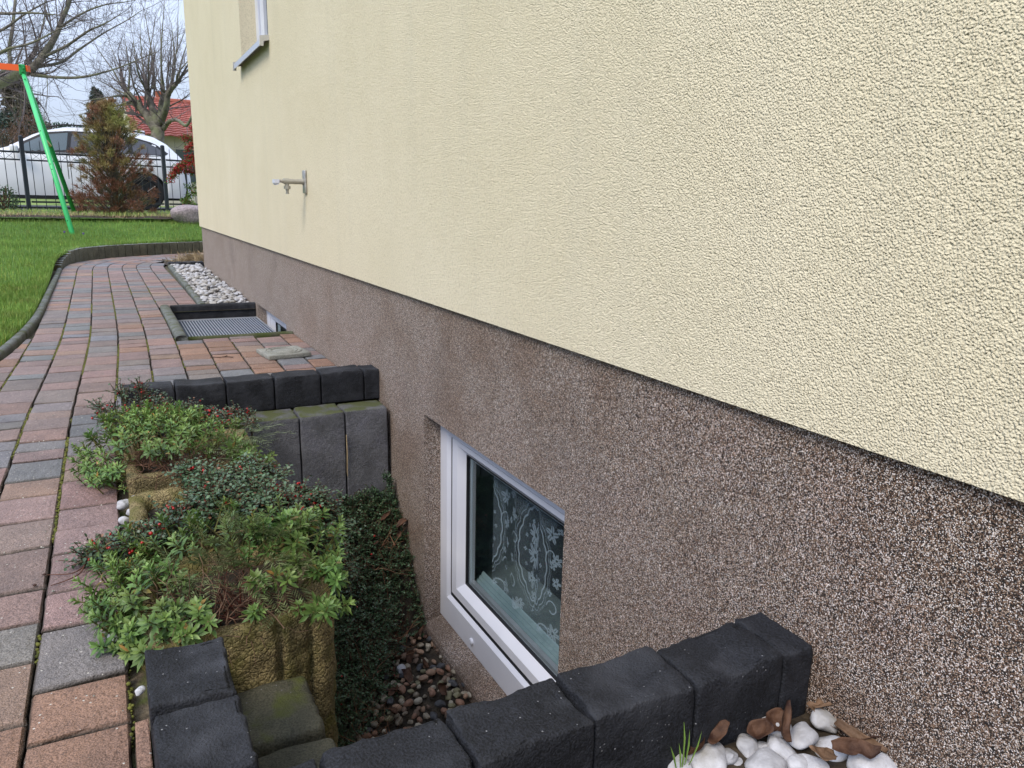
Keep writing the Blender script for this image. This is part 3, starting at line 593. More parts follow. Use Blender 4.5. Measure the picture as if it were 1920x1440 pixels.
vg = MB(); vg.add([(-60, 14.3, .432), (60, 14.3, .432), (60, 200, .6), (-60, 200, .6)], np.array([[0, 1, 2, 3]]))
tag(vg.build('verge', 'verge'), kind='structure')
rd = MB(); rd.add([(-60, 17.2, .447), (60, 17.2, .447), (60, 22, .475), (-60, 22, .475)], np.array([[0, 1, 2, 3]])); tag(rd.build('road', 'asphalt'), kind='structure')
kb = MB(); box(kb, -60, 60, 15.0, 15.12, .42, .475); tag(kb.build('road_kerb', 'edging'), kind='structure')

# grass blades
def blades(name, pts, h, w, tintf, label, lean=.5, mt='grass'):
    n = len(pts); mb = MB(); base = pts; a = rng.uniform(0, 2*math.pi, n); hh = h*rng.uniform(.5, 1.25, n); ln = rng.uniform(.1, lean, n)
    d = np.stack([np.cos(a), np.sin(a), np.zeros(n)], -1); s_ = np.stack([-np.sin(a), np.cos(a), np.zeros(n)], -1)*(w*rng.uniform(.6, 1.2, n))[:, None]/2
    up = np.array([0, 0, 1.]); mid = base+d*(hh*ln*.35)[:, None]+up*(hh*.6)[:, None]; tip = base+d*(hh*ln)[:, None]+up*hh[:, None]
    V = np.stack([base-s_, base+s_, mid+s_*.8, mid-s_*.8, tip], 1).reshape(-1, 3); b = np.arange(n)[:, None]*5
    mb.add(V, [b+np.array([0, 1, 2, 3]), b+np.array([3, 2, 4])], np.repeat(tintf(n), 5, axis=0))
    o = mb.build(name, mt, tinted=True); tag(o, label, 'grass', kind='stuff'); return o
def gt(n):
    t = rng.uniform(.65, 1.25, n)[:, None]*np.array([1, 1, 1]); y = rng.random(n) < .07; t[y] = t[y]*np.array([2.0, 1.35, 1.6]); return t
def lawn_pts(n, x0, x1, y0, y1):
    P = np.c_[rng.uniform(x0, x1, n), rng.uniform(y0, y1, n)]
    inside = np.zeros(n, bool); e = eline2
    ye = np.interp(P[:, 0], e[e[:, 1] > 9.3][:, 0], e[e[:, 1] > 9.3][:, 1], left=99); xe = np.interp(P[:, 1], e[e[:, 1] < 11][:, 1], e[e[:, 1] < 11][:, 0])
    ok = ((P[:, 1] < 10.9) & (P[:, 0] < xe-.002)) | ((P[:, 1] >= 10.9) & ((P[:, 0] < -.10) | (P[:, 1] > ye+.01)))
    P = P[ok]; return np.c_[P, lawn_z(P[:, 0], P[:, 1])-.003]
gp = np.concatenate([lawn_pts(75000, -2.2, -.4, 2.8, 7.5), lawn_pts(90000, -3.0, 3.2, 7.5, 13.72), lawn_pts(9000, -.62, -.43, 3.8, 9.5)])
blades('grass', gp, .055, .0042, gt, 'short green lawn grass beside and beyond the curving path')
def edge_g(n):
    P = []
    idx = rng.integers(0, len(eline2)-1, n); P = eline2[idx]+(eline2[idx+1]-eline2[idx])*rng.random(n)[:, None]+eno[idx]*rng.uniform(0, .04, n)[:, None]
    return np.c_[P, lawn_z(P[:, 0], P[:, 1])-.004]
blades('edge_grass', edge_g(5000), .05, .0042, gt, 'longer grass growing along the edging and kerb of the lawn', lean=.9)
v_ = np.c_[rng.uniform(-5, 7, 16000), rng.uniform(13.75, 16.5, 16000), np.full(16000, .435)]
blades('verge_grass', v_, .07, .006, lambda n: gt(n)*[1.9, 1.5, 2.2], 'pale rough grass on the verge behind the metal fence')

# moss in the paver joints
mo = MB(); mp_ = []
for d, y0, y1, n in ((.14, 2.0, 9, 6000), (.28, 1.8, 9, 7000), (.42, 3.0, 9, 3600), (.56, 3.2, 8, 1600), (.70, 3.1, 8, 900), (.0, 3.3, 7, 900), (.98, 3.05, 4.5, 50), (.84, 3.05, 4.5, 50), (1.12, 3.05, 4.5, 40), (.28, .9, 1.8, 260), (.14, .9, 2.0, 200), (.42, .95, 1.3, 60)):
    C, s_ = offs(d); y = rng.uniform(y0, y1, n); keep = vnoise(np.c_[y*0+d*9, y, y*0], 2.3, 6)+vnoise(np.c_[y*0+d*9, y, y*0], 7, 9)*.8 > .12; y = y[keep]
    x = np.interp(y, C[:, 1][C[:, 1] < 9.3], C[:, 0][C[:, 1] < 9.3])+rng.normal(size=len(y))*.0022; mp_.append(np.c_[x, y, rng.uniform(-.016, -.004, len(y))])
mp_ = np.concatenate(mp_); blobs(mo, mp_, rng.uniform(.0016, .0042, len(mp_))*(1+.12*mp_[:, 1]), ICO0, squash=.8)
tag(mo.build('moss', 'moss', smooth=True), 'yellow green moss growing in the joints of the paving', 'moss', kind='stuff')
# grit and crumbs scattered on the paving
cr = MB(); n = 520; P = np.c_[rng.uniform(-.42, .90, n), rng.uniform(1.0, 4.4, n), np.full(n, .002)]
P = P[(P[:, 1] > 3.02) | (P[:, 0] < -.04)]; blobs(cr, P, rng.uniform(.0006, .0026, len(P)), ICO0, squash=.6)
tag(cr.build('grit', 'cover'), 'tiny pale crumbs and petals lying on the paving', 'grit', kind='stuff')

# ================================================================ HOUSE
house = empty('house', (XW, 4, 0), 'house with yellow roughcast wall above a speckled stone-granule plinth', 'house')
def quad(mb, a, b, c, d): mb.add([a, b, c, d], np.array([[0, 1, 2, 3]]))
def wall_grid(mb, x, Ys, Zs, holes):
    for i in range(len(Ys)-1):
        for j in range(len(Zs)-1):
            cy, cz = (Ys[i]+Ys[i+1])/2, (Zs[j]+Zs[j+1])/2
            if any(h[0] < cy < h[1] and h[2] < cz < h[3] for h in holes): continue
            quad(mb, (x, Ys[i+1], Zs[j]), (x, Ys[i], Zs[j]), (x, Ys[i], Zs[j+1]), (x, Ys[i+1], Zs[j+1]))
def reveal(mb, x0, x1, h, bottom=True):
    y0, y1, z0, z1 = h
    quad(mb, (x0, y0, z0), (x1, y0, z0), (x1, y0, z1), (x0, y0, z1)); quad(mb, (x1, y1, z0), (x0, y1, z0), (x0, y1, z1), (x1, y1, z1))
    quad(mb, (x0, y0, z1), (x1, y0, z1), (x1, y1, z1), (x0, y1, z1))
    if bottom: quad(mb, (x0, y1, z0), (x1, y1, z0), (x1, y0, z0), (x0, y0, z0))
YF = 9.15; YN = -3.5; ZB, ZT = .456, 5.6
UW = (4.76, 5.72, 1.66, 3.0)            # upper window opening
wl = MB(); wall_grid(wl, XW, [YN, UW[0], UW[1], YF], [ZB, UW[2], UW[3], ZT], [UW]); reveal(wl, XW, XW+.125, UW)
quad(wl, (XW, YN, ZB), (XW, YF, ZB), (XW+.03, YF, ZB), (XW+.03, YN, ZB)); quad(wl, (XW, YF, ZB), (10, YF, ZB), (10, YF, ZT), (XW, YF, ZT)); quad(wl, (XW, YN, ZB), (XW, YN, ZT), (10, YN, ZT), (10, YN, ZB)); quad(wl, (10, YN, ZB), (10, YN, ZT), (10, YF, ZT), (10, YF, ZB))
under(wl.build('wall', 'render'), house)
BW = (1.452, 2.394, -.74, .052); FW = (4.72, 5.745, -.74, .020)
pl = MB(); wall_grid(pl, XP, [YN, BW[0], BW[1], FW[0], FW[1], 9.10], [-.95, -.80, -.735, FW[3], BW[3], .47], [(BW[0], BW[1], -.80, BW[3]), (FW[0], FW[1], -.80, FW[3])])
for h in (BW, FW): reveal(pl, XP, XF+.02, (h[0], h[1], -.80, h[3]), False)
quad(pl, (XP, 9.10, -.95), (10, 9.10, -.95), (10, 9.10, .47), (XP, 9.10, .47)); quad(pl, (XP, YN+.05, -.95), (XP, YN+.05, .47), (10, YN+.05, .47), (10, YN+.05, -.95))
plo = under(pl.build('plinth', 'plinth'), house)
rf = MB(); V = [(XW-.45, YN-.4, 5.4), (10.45, YN-.4, 5.4), (10.45, YF+.4, 5.4), (XW-.45, YF+.4, 5.4), (5.5, YN-.4, 9), (5.5, YF+.4, 9)]
rf.add(V, [np.array([[0, 3, 5, 4], [1, 4, 5, 2], [0, 1, 2, 3]]), np.array([[0, 4, 1], [3, 2, 5]])]); under(rf.build('roof', 'roof'), house)
# rooms behind the cellar windows
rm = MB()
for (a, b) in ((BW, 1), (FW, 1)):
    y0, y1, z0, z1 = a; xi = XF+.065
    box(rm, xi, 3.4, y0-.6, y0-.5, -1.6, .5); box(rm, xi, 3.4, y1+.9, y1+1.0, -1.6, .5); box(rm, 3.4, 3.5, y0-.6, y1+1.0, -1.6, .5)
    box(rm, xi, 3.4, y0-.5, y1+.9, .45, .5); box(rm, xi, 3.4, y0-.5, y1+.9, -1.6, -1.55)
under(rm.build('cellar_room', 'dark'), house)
iw = MB()
for (y0, y1, z0, z1) in (BW, FW):
    xi, xo = XF+.066, XF+.30
    box(iw, xi, xo, y1-.03, y1+.9, -1.5, .44); box(iw, xi, xo, y0-.49, y0+.03, -1.5, .44); box(iw, xi, xo, y0+.03, y1-.03, z1-.02, .44); box(iw, xi, xo, y0+.03, y1-.03, -1.5, z0+.17)
under(iw.build('inner_wall', 'innerwall'), house)
# basement windows: frame > sash, gaskets, pane
def cellar_window(h, label):
    y0, y1, z0, z1 = h; x = XF
    f = MB()
    ft = .062; fb = .108                 # visible outer frame: sides/top, bottom
    def ring(mb, ya, yb, za, zb, w, wb, x0, x1):
        box(mb, x0, x1, ya, ya+w, za, zb); box(mb, x0, x1, yb-w, yb, za, zb); box(mb, x0, x1, ya+w, yb-w, zb-w, zb); box(mb, x0, x1, ya+w, yb-w, za, za+wb)
    # outer frame with a chamfered inner lip
    def lipring(mb, ya, yb, za, zb, w, wb, x0, x1, lip):
        ring(mb, ya, yb, za, zb, w-lip, wb-lip, x0, x1)
        a = (ya+w-lip, yb-w+lip, za+wb-lip, zb-w+lip); c = (ya+w, yb-w, za+wb, zb-w); xo, xi = x0, x0+lip*.9
        P = [(xo, a[0], a[2]), (xo, a[1], a[2]), (xo, a[1], a[3]), (xo, a[0], a[3]), (xi, c[0], c[2]), (xi, c[1], c[2]), (xi, c[1], c[3]), (xi, c[0], c[3]),
             (x1, a[0], a[2]), (x1, a[1], a[2]), (x1, a[1], a[3]), (x1, a[0], a[3]), (x1, c[0], c[2]), (x1, c[1], c[2]), (x1, c[1], c[3]), (x1, c[0], c[3])]
        F = []
        for i in range(4):
            j = (i+1) % 4; F += [[i, j, 4+j, 4+i], [4+i, 4+j, 12+j, 12+i]]
        mb.add(P, np.array(F))
    lipring(f, y0, y1, z0, z1, ft+.010, fb+.002, x, x+.016, .012)
    ring(f, y0, y1, z0, z1, ft-.02, fb-.02, x+.0165, x+.062)
    fo = under(f.build('window', 'pvc'), house); fo['label'] = label
    sa = MB(); ys0, ys1, zs0, zs1 = y0+ft+.022, y1-ft-.022, z0+fb+.020, z1-.048
    lipring(sa, ys0, ys1, zs0, zs1, .068, .060, x+.010, x+.070, .028)
    o = sa.build('sash', 'pvc'); o.parent = fo
    gk = MB(); ring(gk, y0+ft+.0105, y1-ft-.0105, z0+fb+.0025, z1-.038, .0135, .0195, x+.0118, x+.060); o = gk.build('gasket', 'gasket'); o.parent = fo
    gy0, gy1, gz0, gz1 = ys0+.066, ys1-.066, zs0+.058, zs1-.066
    g2 = MB(); ring(g2, gy0, gy1, gz0, gz1, .006, .006, x+.034, x+.044); o = g2.build('gasket', 'gasket'); o.parent = fo
    sp = MB(); ring(sp, gy0+.0055, gy1-.0055, gz0+.0055, gz1-.0055, .013, .013, x+.046, x+.062); o = sp.build('spacer', 'alu'); o.parent = fo
    gl = MB(); quad(gl, (x+.041, gy1, gz0), (x+.041, gy0, gz0), (x+.041, gy0, gz1), (x+.041, gy1, gz1)); o = gl.build('pane', 'glass'); o.parent = fo
    ip = MB()  # stepped teal strip standing in for the sash mirrored in the pane
    za_ = gz0-.005
    prism(ip, [(x+.064, za_), (x+.064, za_+.004), (x+.070, za_+.012), (x+.074, za_+.009), (x+.080, za_+.020), (x+.084, za_+.017), (x+.090, za_+.030), (x+.094, za_+.027), (x+.100, za_+.040), (x+.104, za_+.042), (x+.104, za_)], 1, gy0+.004, gy1-.004)
    o = ip.build('sash_reflection', 'inner'); o.parent = fo
    return fo
cw = cellar_window((1.39, 2.394, -.74, .052), 'white cellar window with lace curtain beside the light well')
cap = MB(); lathe(cap, (XF-.008, 2.11, -.700), (1, 0, 0), [(0, .008), (.002, .012), (.008, .013)], 16); o = cap.build('drain_cap', 'pvc'); o.parent = cw
fw = cellar_window(FW, 'white cellar window behind the sunken grate')
# sloping plaster sill
for h, par in ((BW, cw), (FW, fw)):
    sb = MB(); prism(sb, [(XP-.012, -.95), (XP-.012, -.775), (XP-.004, -.764), (XF+.03, -.742), (XF+.03, -.95)], 1, 0, 1)
    V = sb.v[0]; V2 = V.copy()
    # order (x, y, z): axis=1 puts y in the middle
    V2[:, 1] = np.where(V[:, 1] > .5, h[1]+.02, h[0]-.3); sb.v[0] = V2
    o = sb.build('sill', 'plinth'); o.parent = par
# upper window
uf = MB(); y0, y1, z0, z1 = UW; x0 = XW+.105
for a in ((y0, y0+.10), (y1-.10, y1)): box(uf, x0, x0+.04, a[0], a[1], z0+.0, z1)
for a in ((y0+.108, y0+.19), (y1-.23, y1-.108)): box(uf, x0+.012, x0+.05, a[0], a[1], z0+.06, z1-.06)
box(uf, x0, x0+.04, y0+.10, y1-.10, z0, z0+.06); box(uf, x0, x0+.04, y0+.10, y1-.10, z1-.06, z1)
ufo = under(uf.build('window', 'pvc'), house); ufo['label'] = 'upper window with aluminium sill'
ug = MB(); box(ug, x0+.03, x0+.035, y0+.06, y1-.06, z0+.05, z1-.05); o = ug.build('pane', 'carglass'); o.parent = ufo
us = MB()   # sill: sloping sheet with a downturned nose and end caps
for t in (0,): prism(us, [(XW+.085, z0+.012), (XW-.045, z0-.006), (XW-.045, z0-.034), (XW-.049, z0-.034), (XW-.049, z0-.002), (XW+.085, z0+.016)], 1, 0, 1)
V = us.v[0]; V[:, 1] = np.where(V[:, 1] > .5, y1+.03, y0-.01)
o = us.build('sill', 'alu'); o.parent = ufo
for ya, yb in ((y0-.022, y0-.010), (y1+.03, y1+.042)):
    ue = MB(); prism(ue, [(XW+.0, z0+.020), (XW-.052, z0+.012), (XW-.056, z0-.042), (XW-.034, z0-.042), (XW-.032, z0-.016), (XW+.0, z0-.008)], 1, ya, yb)
    o = ue.build('end_cap', 'aluw'); o.parent = ufo

# lace curtain behind the cellar window
def lace_curtain():
    y0, y1, zt, zb = 1.50, 2.16, .02, -.70; ny, nz_ = 400, 400
    yy = np.linspace(y0, y1, ny); zz = np.linspace(zb, zt, nz_); A, B = np.meshgrid(yy, zz, indexing='ij')
    u = (y1-A); w = B                       # u grows towards the camera side of the window
    per = .32; OFF_ = .16-(y1-1.885); uu = (u+OFF_) % per-per/2; k = np.zeros_like(A)
    L_ = lambda d, wd: np.clip(1.6-np.abs(d)/wd, 0, 1)
    rr = lambda cx, cz, sx, sz: np.hypot((uu-cx)/sx, (w-cz)/sz)
    # square filet mesh
    mesh = np.maximum(L_((A/.0085) % 1-.5, .13), L_((B/.0085) % 1-.5, .13))*.55
    fine = np.maximum(L_((A/.0048) % 1-.5, .2), L_((B/.0048) % 1-.5, .2))*.34
    ang = np.arctan2((w+.30)/.155, uu/.085); R = rr(0, -.30, .085, .155); sc_ = 1+.05*np.abs(np.cos(ang*9))
    k = np.where(R < sc_, fine, 0)
    k = np.maximum(k, L_(R-sc_, .028)*.9); k = np.maximum(k, L_(R-sc_*1.13, .016)*.8); k = np.maximum(k, L_(R-sc_*1.22, .014)*.7)
    k = np.maximum(k, np.where(w > -.16+.03*np.cos(uu/per*4*math.pi), mesh, 0))
    # flower sprays: petals around centres
    def flower(cx, cz, s, n=7, ph=0.):
        a = np.arctan2(w-cz, uu-cx)+ph; r = np.hypot(uu-cx, w-cz)/s; pet = .42+.58*np.abs(np.cos(a*n/2)); f = (r < pet) & (r > .16); e = np.abs(((a*n/2/math.pi) % 1)-.5) > .47
        return np.where(f & ~e, .85, 0)
    for cx, cz, s_, n_ in ((0, -.23, .040, 6), (0, -.30, .046, 8), (-.02, -.385, .026, 5), (.028, -.375, .024, 5), (0, -.44, .020, 5), (.11, -.18, .03, 5), (-.12, -.20, .026, 5), (.13, -.50, .03, 6), (-.10, -.52, .03, 6), (.02, -.565, .028, 5), (-.13, -.36, .018, 4), (.135, -.33, .02, 5)):
        k = np.maximum(k, flower(cx, cz, s_, n_, cx*9))
    for j_ in range(26):
        cx, cz = ((j_*.6180339) % 1-.5)*per*.94, -.08-.52*((j_*.7548777+.3) % 1)
        if math.hypot(cx/.085, (cz+.30)/.155) > 1.3: k = np.maximum(k, flower(cx, cz, .013+.005*(j_ % 3), 4+j_ % 3, j_))
    for a_ in np.arange(14)/14*2*math.pi: k = np.maximum(k, flower(.062*math.cos(a_), -.30+.115*math.sin(a_), .0085, 4, a_)*.9)
    # scrolls
    for cx, cz, s_ in ((.085, -.52, .032), (-.075, -.56, .028), (.12, -.42, .026), (-.12, -.44, .026), (.11, -.255, .024), (-.11, -.28, .022), (0, -.63, .03), (.07, -.62, .024)):
        a = np.arctan2(w-cz, uu-cx); r = np.hypot(uu-cx, w-cz)/s_; sp_ = (a+math.pi)/(2*math.pi)*.55+.45; k = np.maximum(k, L_(r-sp_, .11)*np.where(a > -2.4, .8, 0))
    st = L_(uu-.012*np.sin(w*40), .0022)*((w < -.33) & (w > -.5)); k = np.maximum(k, st*.8)
    # scalloped hem
    hem = -.60-.045*np.abs(np.sin(u/per*2*math.pi)); k = np.maximum(k, L_(w-hem, .004)*.9); k = np.maximum(k, L_(w-hem-.012, .002)*.6)
    k = np.where((w > hem) & (w < -.5), np.maximum(k, fine*.8), k); k = np.where(w < hem-.004, 0, k)
    k = np.maximum(k, np.where(w > hem, fine*.40+.03, 0))
    X_ = XF+.105+.009*np.sin(A*34+.5*np.sin(B*5))+.003*np.sin(A*81+1)
    # second short panel gathered towards the far jamb is narrower: fade start
    P = np.stack([X_, A, B], -1).reshape(-1, 3); g = np.arange(ny*nz_).reshape(ny, nz_); mb = MB()
    mb.add(P, np.stack([g[:-1, :-1], g[1:, :-1], g[1:, 1:], g[:-1, 1:]], -1).reshape(-1, 4)); o = mb.build('lace_curtain', 'lace', smooth=True)
    a = o.data.attributes.new('lace', 'FLOAT', 'POINT'); a.data.foreach_set('value', np.clip(k*.38, 0, 1).astype(np.float32).ravel())
    tag(o, 'white lace curtain with flower medallions hanging inside the near cellar window', 'curtain')
lace_curtain()

# ================================================================ TAP
tap = empty('outdoor_tap', (XW, 3.98, .862), 'chrome garden tap on the yellow wall', 'tap')
a = MB(); rbox(a, (XW-.006, 3.98, .862), (.012, .055, .115), r=.005, n=(2, 3, 4), amp=0); a.build('wall_plate', 'chrome', smooth=True); under(bpy.data.objects['wall_plate'], tap)
a = MB(); lathe(a, (XW-.006, 3.98, .862), (-1, 0, 0), [(0, .017), (.010, .017), (.012, .0125), (.076, .0125), (.078, .0145), (.104, .0145), (.106, .010), (.112, .010)], 20); under(a.build('valve_body', 'steel', smooth=False), tap)
a = MB(); lathe(a, (XW-.112, 3.98, .862), (-1, 0, 0), [(0, .0085), (.018, .0085), (.020, .005), (.030, .005)], 6); under(a.build('packing_nut', 'chrome'), tap)
a = MB(); lathe(a, (XW-.094, 3.98, .855), (0, 0, -1), [(0, .010), (.014, .010), (.015, .0165), (.030, .0165), (.031, .009), (.036, .009), (.038, .007), (.048, .007), (.049, .0085), (.054, .0085)], 12); under(a.build('spout', 'steel'), tap)
a = MB(); box(a, XW-.160, XW-.136, 3.952, 4.008, .852, .870); lathe(a, (XW-.148, 3.98, .852), (0, -1, 0), [(-.024, .010), (.024, .010)], 14); under(a.build('handle', 'pvc'), tap)

# ================================================================ KERB BLOCKS round the light well
def block(name, c, s, m, label, cat='kerb block', group=None, r=.0045, amp=.0012, edge=.007, n=(14, 8, 10), seed=0, rot=0, ns=30):
    mb = MB(); rbox(mb, (0, 0, 0), s, r=r, n=n, amp=amp, edge=edge, seed=seed, rot=rot, ns=ns); o = mb.build(name, m, smooth=True); o.location = c
    return tag(o, label, cat, group)
xs = [-.005, .173, .343, .515, .690, .863, .929]
nlab = ['black kerb block at the outer near corner of the light well, mostly out of view', 'black kerb block, first whole one in the near row beside the outer corner', 'black kerb block in the near row just left of the cellar window', 'black kerb block in the near row right below the cellar window',
        'black kerb block, last full-width one before the house in the near row', 'narrow black half block of the near row touching the plinth']
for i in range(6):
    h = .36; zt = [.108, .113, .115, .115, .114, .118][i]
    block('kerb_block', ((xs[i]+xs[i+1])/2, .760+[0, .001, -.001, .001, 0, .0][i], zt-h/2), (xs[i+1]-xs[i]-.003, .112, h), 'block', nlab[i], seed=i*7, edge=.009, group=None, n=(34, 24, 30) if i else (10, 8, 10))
block('kerb_block', (.051, .899, -.065), (.112, .157, .36), 'block', 'black kerb block on the path side, second from the planter', seed=51, n=(24, 32, 20), edge=.009)
block('kerb_block', (.049, 1.062, -.065), (.112, .157, .36), 'block', 'black kerb block on the path side, touching the near planter', seed=52, n=(24, 32, 20), edge=.009)
flab = ['black kerb block at the outer far corner, behind the red berries', 'black kerb block second from the outer corner in the far row', 'black kerb block third from the outer corner in the far row', 'black kerb block fourth from the outer corner in the far row', 'black kerb block beside the half block in the far row', 'narrow black half block of the far row against the plinth']
for i in range(6):
    x0, x1 = [(-.010, .166), (.168, .340), (.342, .514), (.516, .692), (.694, .866), (.868, .933)][i]; zt = .108+.004*(i > 3)
    block('kerb_block', ((x0+x1)/2, 2.944, zt-.06), (x1-x0-.002, .108, .125), 'block', flab[i], seed=90+i*5, edge=.007, n=(20, 12, 14))
block('kerb_block', (.045, 2.80, -.06), (.108, .165, .26), 'block', 'black kerb block set lower, just in front of the far outer corner', seed=130)
# retaining palisades at the far end
px_ = [.055, .228, .401, .574, .746, .917]
plab = ['tall concrete palisade hidden behind the planters at the outer far corner', 'tall concrete palisade second from the path, behind the berries', 'tall grey palisade with mossy top, furthest from the house of the three bare ones', 'tall grey palisade in the middle of the three bare ones', 'tall grey palisade nearest the house wall, mossy top']
for i in range(5):
    block('palisade', ((px_[i]+px_[i+1])/2, 2.812, -.41), (px_[i+1]-px_[i]-.005, .135, .80), 'palis', plab[i], 'palisade', seed=200+i, edge=.005, n=(16, 12, 50), amp=.0015, ns=14)
strw = MB(); poly_tube(strw, [(.746, 2.738, -.10), (.7475, 2.737, -.17), (.7455, 2.738, -.25), (.7470, 2.739, -.27)], [.0018, .0025, .002, .001], 6); tag(strw.build('straw_stalk', 'straw'), 'dry pale stalk caught between two palisades', 'stalk')
# mossy low blocks
block('mossy_block', (.185, 1.215, -.42), (.150, .168, .64), 'mossy', 'mossy sunken block directly in front of the near planter', 'palisade', seed=300, edge=.006, n=(18, 18, 30), r=.012)
block('mossy_block', (.190, 1.040, -.43), (.155, .172, .64), 'mossy', 'mossy sunken block nearer the camera, beside the black blocks', 'palisade', seed=301, edge=.006, n=(18, 18, 30), r=.012)
block('mossy_block', (.190, .872, -.43), (.155, .10, .62), 'mossy', 'mossy sunken block tucked behind the near row of black blocks', 'palisade', seed=302, edge=.006, n=(12, 12, 20), r=.012)

# planters: U-shaped split stone with grooves, soil inside
def planter(y0, zt, label, seed, x0=-.012, x1=.335, dep=.36, h=.72):
    r = .055; pts = []
    def arc(cx, cy, a0, a1, rr, n=8): return [(cx+rr*math.cos(t), cy+rr*math.sin(t)) for t in np.linspace(a0, a1, n)]
    y1 = y0+dep
    out = [(x, y0) for x in np.linspace(x0+.02, .205, 22)]+[(.212, y0+.003), (.217, y0+.014), (.222, y0+.014), (.227, y0+.004), (.236, y0+.006)]+[(x, y0+.008+.4*(x-.236)**1) for x in np.linspace(.243, .270, 5)]
    out += [(.276, y0+.030), (.281, y0+.036), (.288, y0+.030)]+arc(x1-.05, y0+.075, -math.pi*.42, 0, .05, 8)+[(x1, y) for y in np.linspace(y0+.085, y1-.03, 18)]+arc(x1-.03, y1-.03, 0, math.pi/2, .03, 5)
    out += [(x, y1) for x in np.linspace(x1-.04, x0+.04, 12)]+arc(x0+.03, y1-.03, math.pi/2, math.pi, .03, 5)+[(x0, y) for y in np.linspace(y1-.04, y0+.04, 16)]+arc(x0+.02, y0+.02, math.pi, 1.5*math.pi, .02, 5)[:-1]
    out = np.array(out); c = np.array([(x0+x1)/2, (y0+y1)/2]); n = len(out)
    inn = c+(out-c)*.76
    zs = np.r_[np.linspace(zt-h, zt-.012, 70), zt-.004]; V = []
    for z in zs: V.append(np.c_[out, np.full(n, z)])
    top = [c+(out-c)*s_ for s_ in (.975, .93, .86, .79)]
    for t_, dz in zip(top, (.0, .002, .001, -.006)): V.append(np.c_[t_, np.full(n, zt+dz)])
    V.append(np.c_[inn, np.full(n, zt-.03)]); V.append(np.c_[inn, np.full(n, zt-.14)])
    V = np.array(V); k = len(V); P = V.reshape(-1, 3)
    P = P+noise3(P, 45, seed)*.0035+noise3(P, 120, seed+3)*.0022+noise3(P, 12, seed+4)*.0022
    g = np.arange(k*n).reshape(k, n); g2 = np.roll(g, -1, 1); mb = MB(); mb.add(P, np.stack([g[:-1], g2[:-1], g2[1:], g[1:]], -1).reshape(-1, 4))
    e = empty('planter_stone', (c[0], c[1], zt-h), label, 'planter'); under(mb.build('stone_shell', 'planter', smooth=True), e)
    so_ = MB(); th = np.linspace(0, 1, 9); P = np.concatenate([np.c_[c+(inn*1.01-c*1.01)*t, np.full(n, zt-.035+.012*(1-t))] for t in th]); P[:, :2] = np.concatenate([c+(out-c)*.78*t for t in th]); P = P+noise3(P, 30, seed)*.006
    g = np.arange(9*n).reshape(9, n); g2 = np.roll(g, -1, 1); so_.add(P, np.stack([g[:-1], g[1:], g2[1:], g2[:-1]], -1).reshape(-1, 4)); under(so_.build('soil', 'earth', smooth=True), e)
    return e
planter(1.302, .016, 'near olive split-stone planter with a vertical groove in its front', 1)
planter(1.70, .030, 'middle stone planter covered with small dark leaves', 2)
planter(2.10, .056, 'far stone planter with a broad mossy rim', 3)

# ================================================================ PLANTS of the planters
def surf_shoots(P, A, n_leaf, L0, W0, bright, mb, stem, mt_up=.9, droop=0.):
    """leafy rosette shoots: base points P, axes A"""
    P = np.asarray(P); A = norm(np.asarray(A)); n = len(P); ln = L0*rng.uniform(.9, 1.4, n)
    sc_ = rng.uniform(.6, 1.2, n); hue = rng.uniform(-.16, .10, n)
    a = np.where(np.abs(A[:, 2:3]) > .9, [[1., 0, 0]], [[0, 0, 1.]]); u = norm(np.cross(A, a)); v = np.cross(A, u); ph0 = rng.uniform(0, 6.28, n)
    for i in range(n_leaf):
        t = i/(n_leaf-1); ph = ph0+i*2.39996+rng.normal(size=n)*.15; o = np.cos(ph)[:, None]*u+np.sin(ph)[:, None]*v
        th = np.radians(88-62*t)+rng.normal(size=n)*.12; D = o*np.sin(th)[:, None]+A*np.cos(th)[:, None]; U = A*np.sin(th)[:, None]-o*np.cos(th)[:, None]
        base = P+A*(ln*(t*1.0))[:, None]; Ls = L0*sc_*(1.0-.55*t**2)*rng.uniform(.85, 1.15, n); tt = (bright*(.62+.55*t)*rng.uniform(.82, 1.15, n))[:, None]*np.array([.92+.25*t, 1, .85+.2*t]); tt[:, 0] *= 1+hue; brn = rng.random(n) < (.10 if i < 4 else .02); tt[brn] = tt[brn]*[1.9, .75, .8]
        leaves(mb, base, D, U+rng.normal(size=(n, 3))*.12, Ls, W0*sc_*(1-.35*t), tt, curl=.22, fold=.18)
    tubes(stem, P-A*.035, P+A*(ln)[:, None]*.9, .0018, .0012, 5, tint=np.tile([.7, 1.0, .4], (n, 1)))
def clusters(spec, outward):
    P = []; A = []; B = []
    for px, py, rx, ry, z, n, br in spec:
        for _ in range(n):
            a = rng.uniform(0, 6.28); q = math.sqrt(rng.random()); p = at(px+rx*q*math.cos(a), py+ry*q*math.sin(a), 2, z+rng.uniform(-.018, .012)); d = outward(p)
            P.append(p); A.append(d+rng.normal(size=3)*.28); B.append(br*rng.uniform(.85, 1.15))
    return np.array(P), np.array(A), np.array(B)
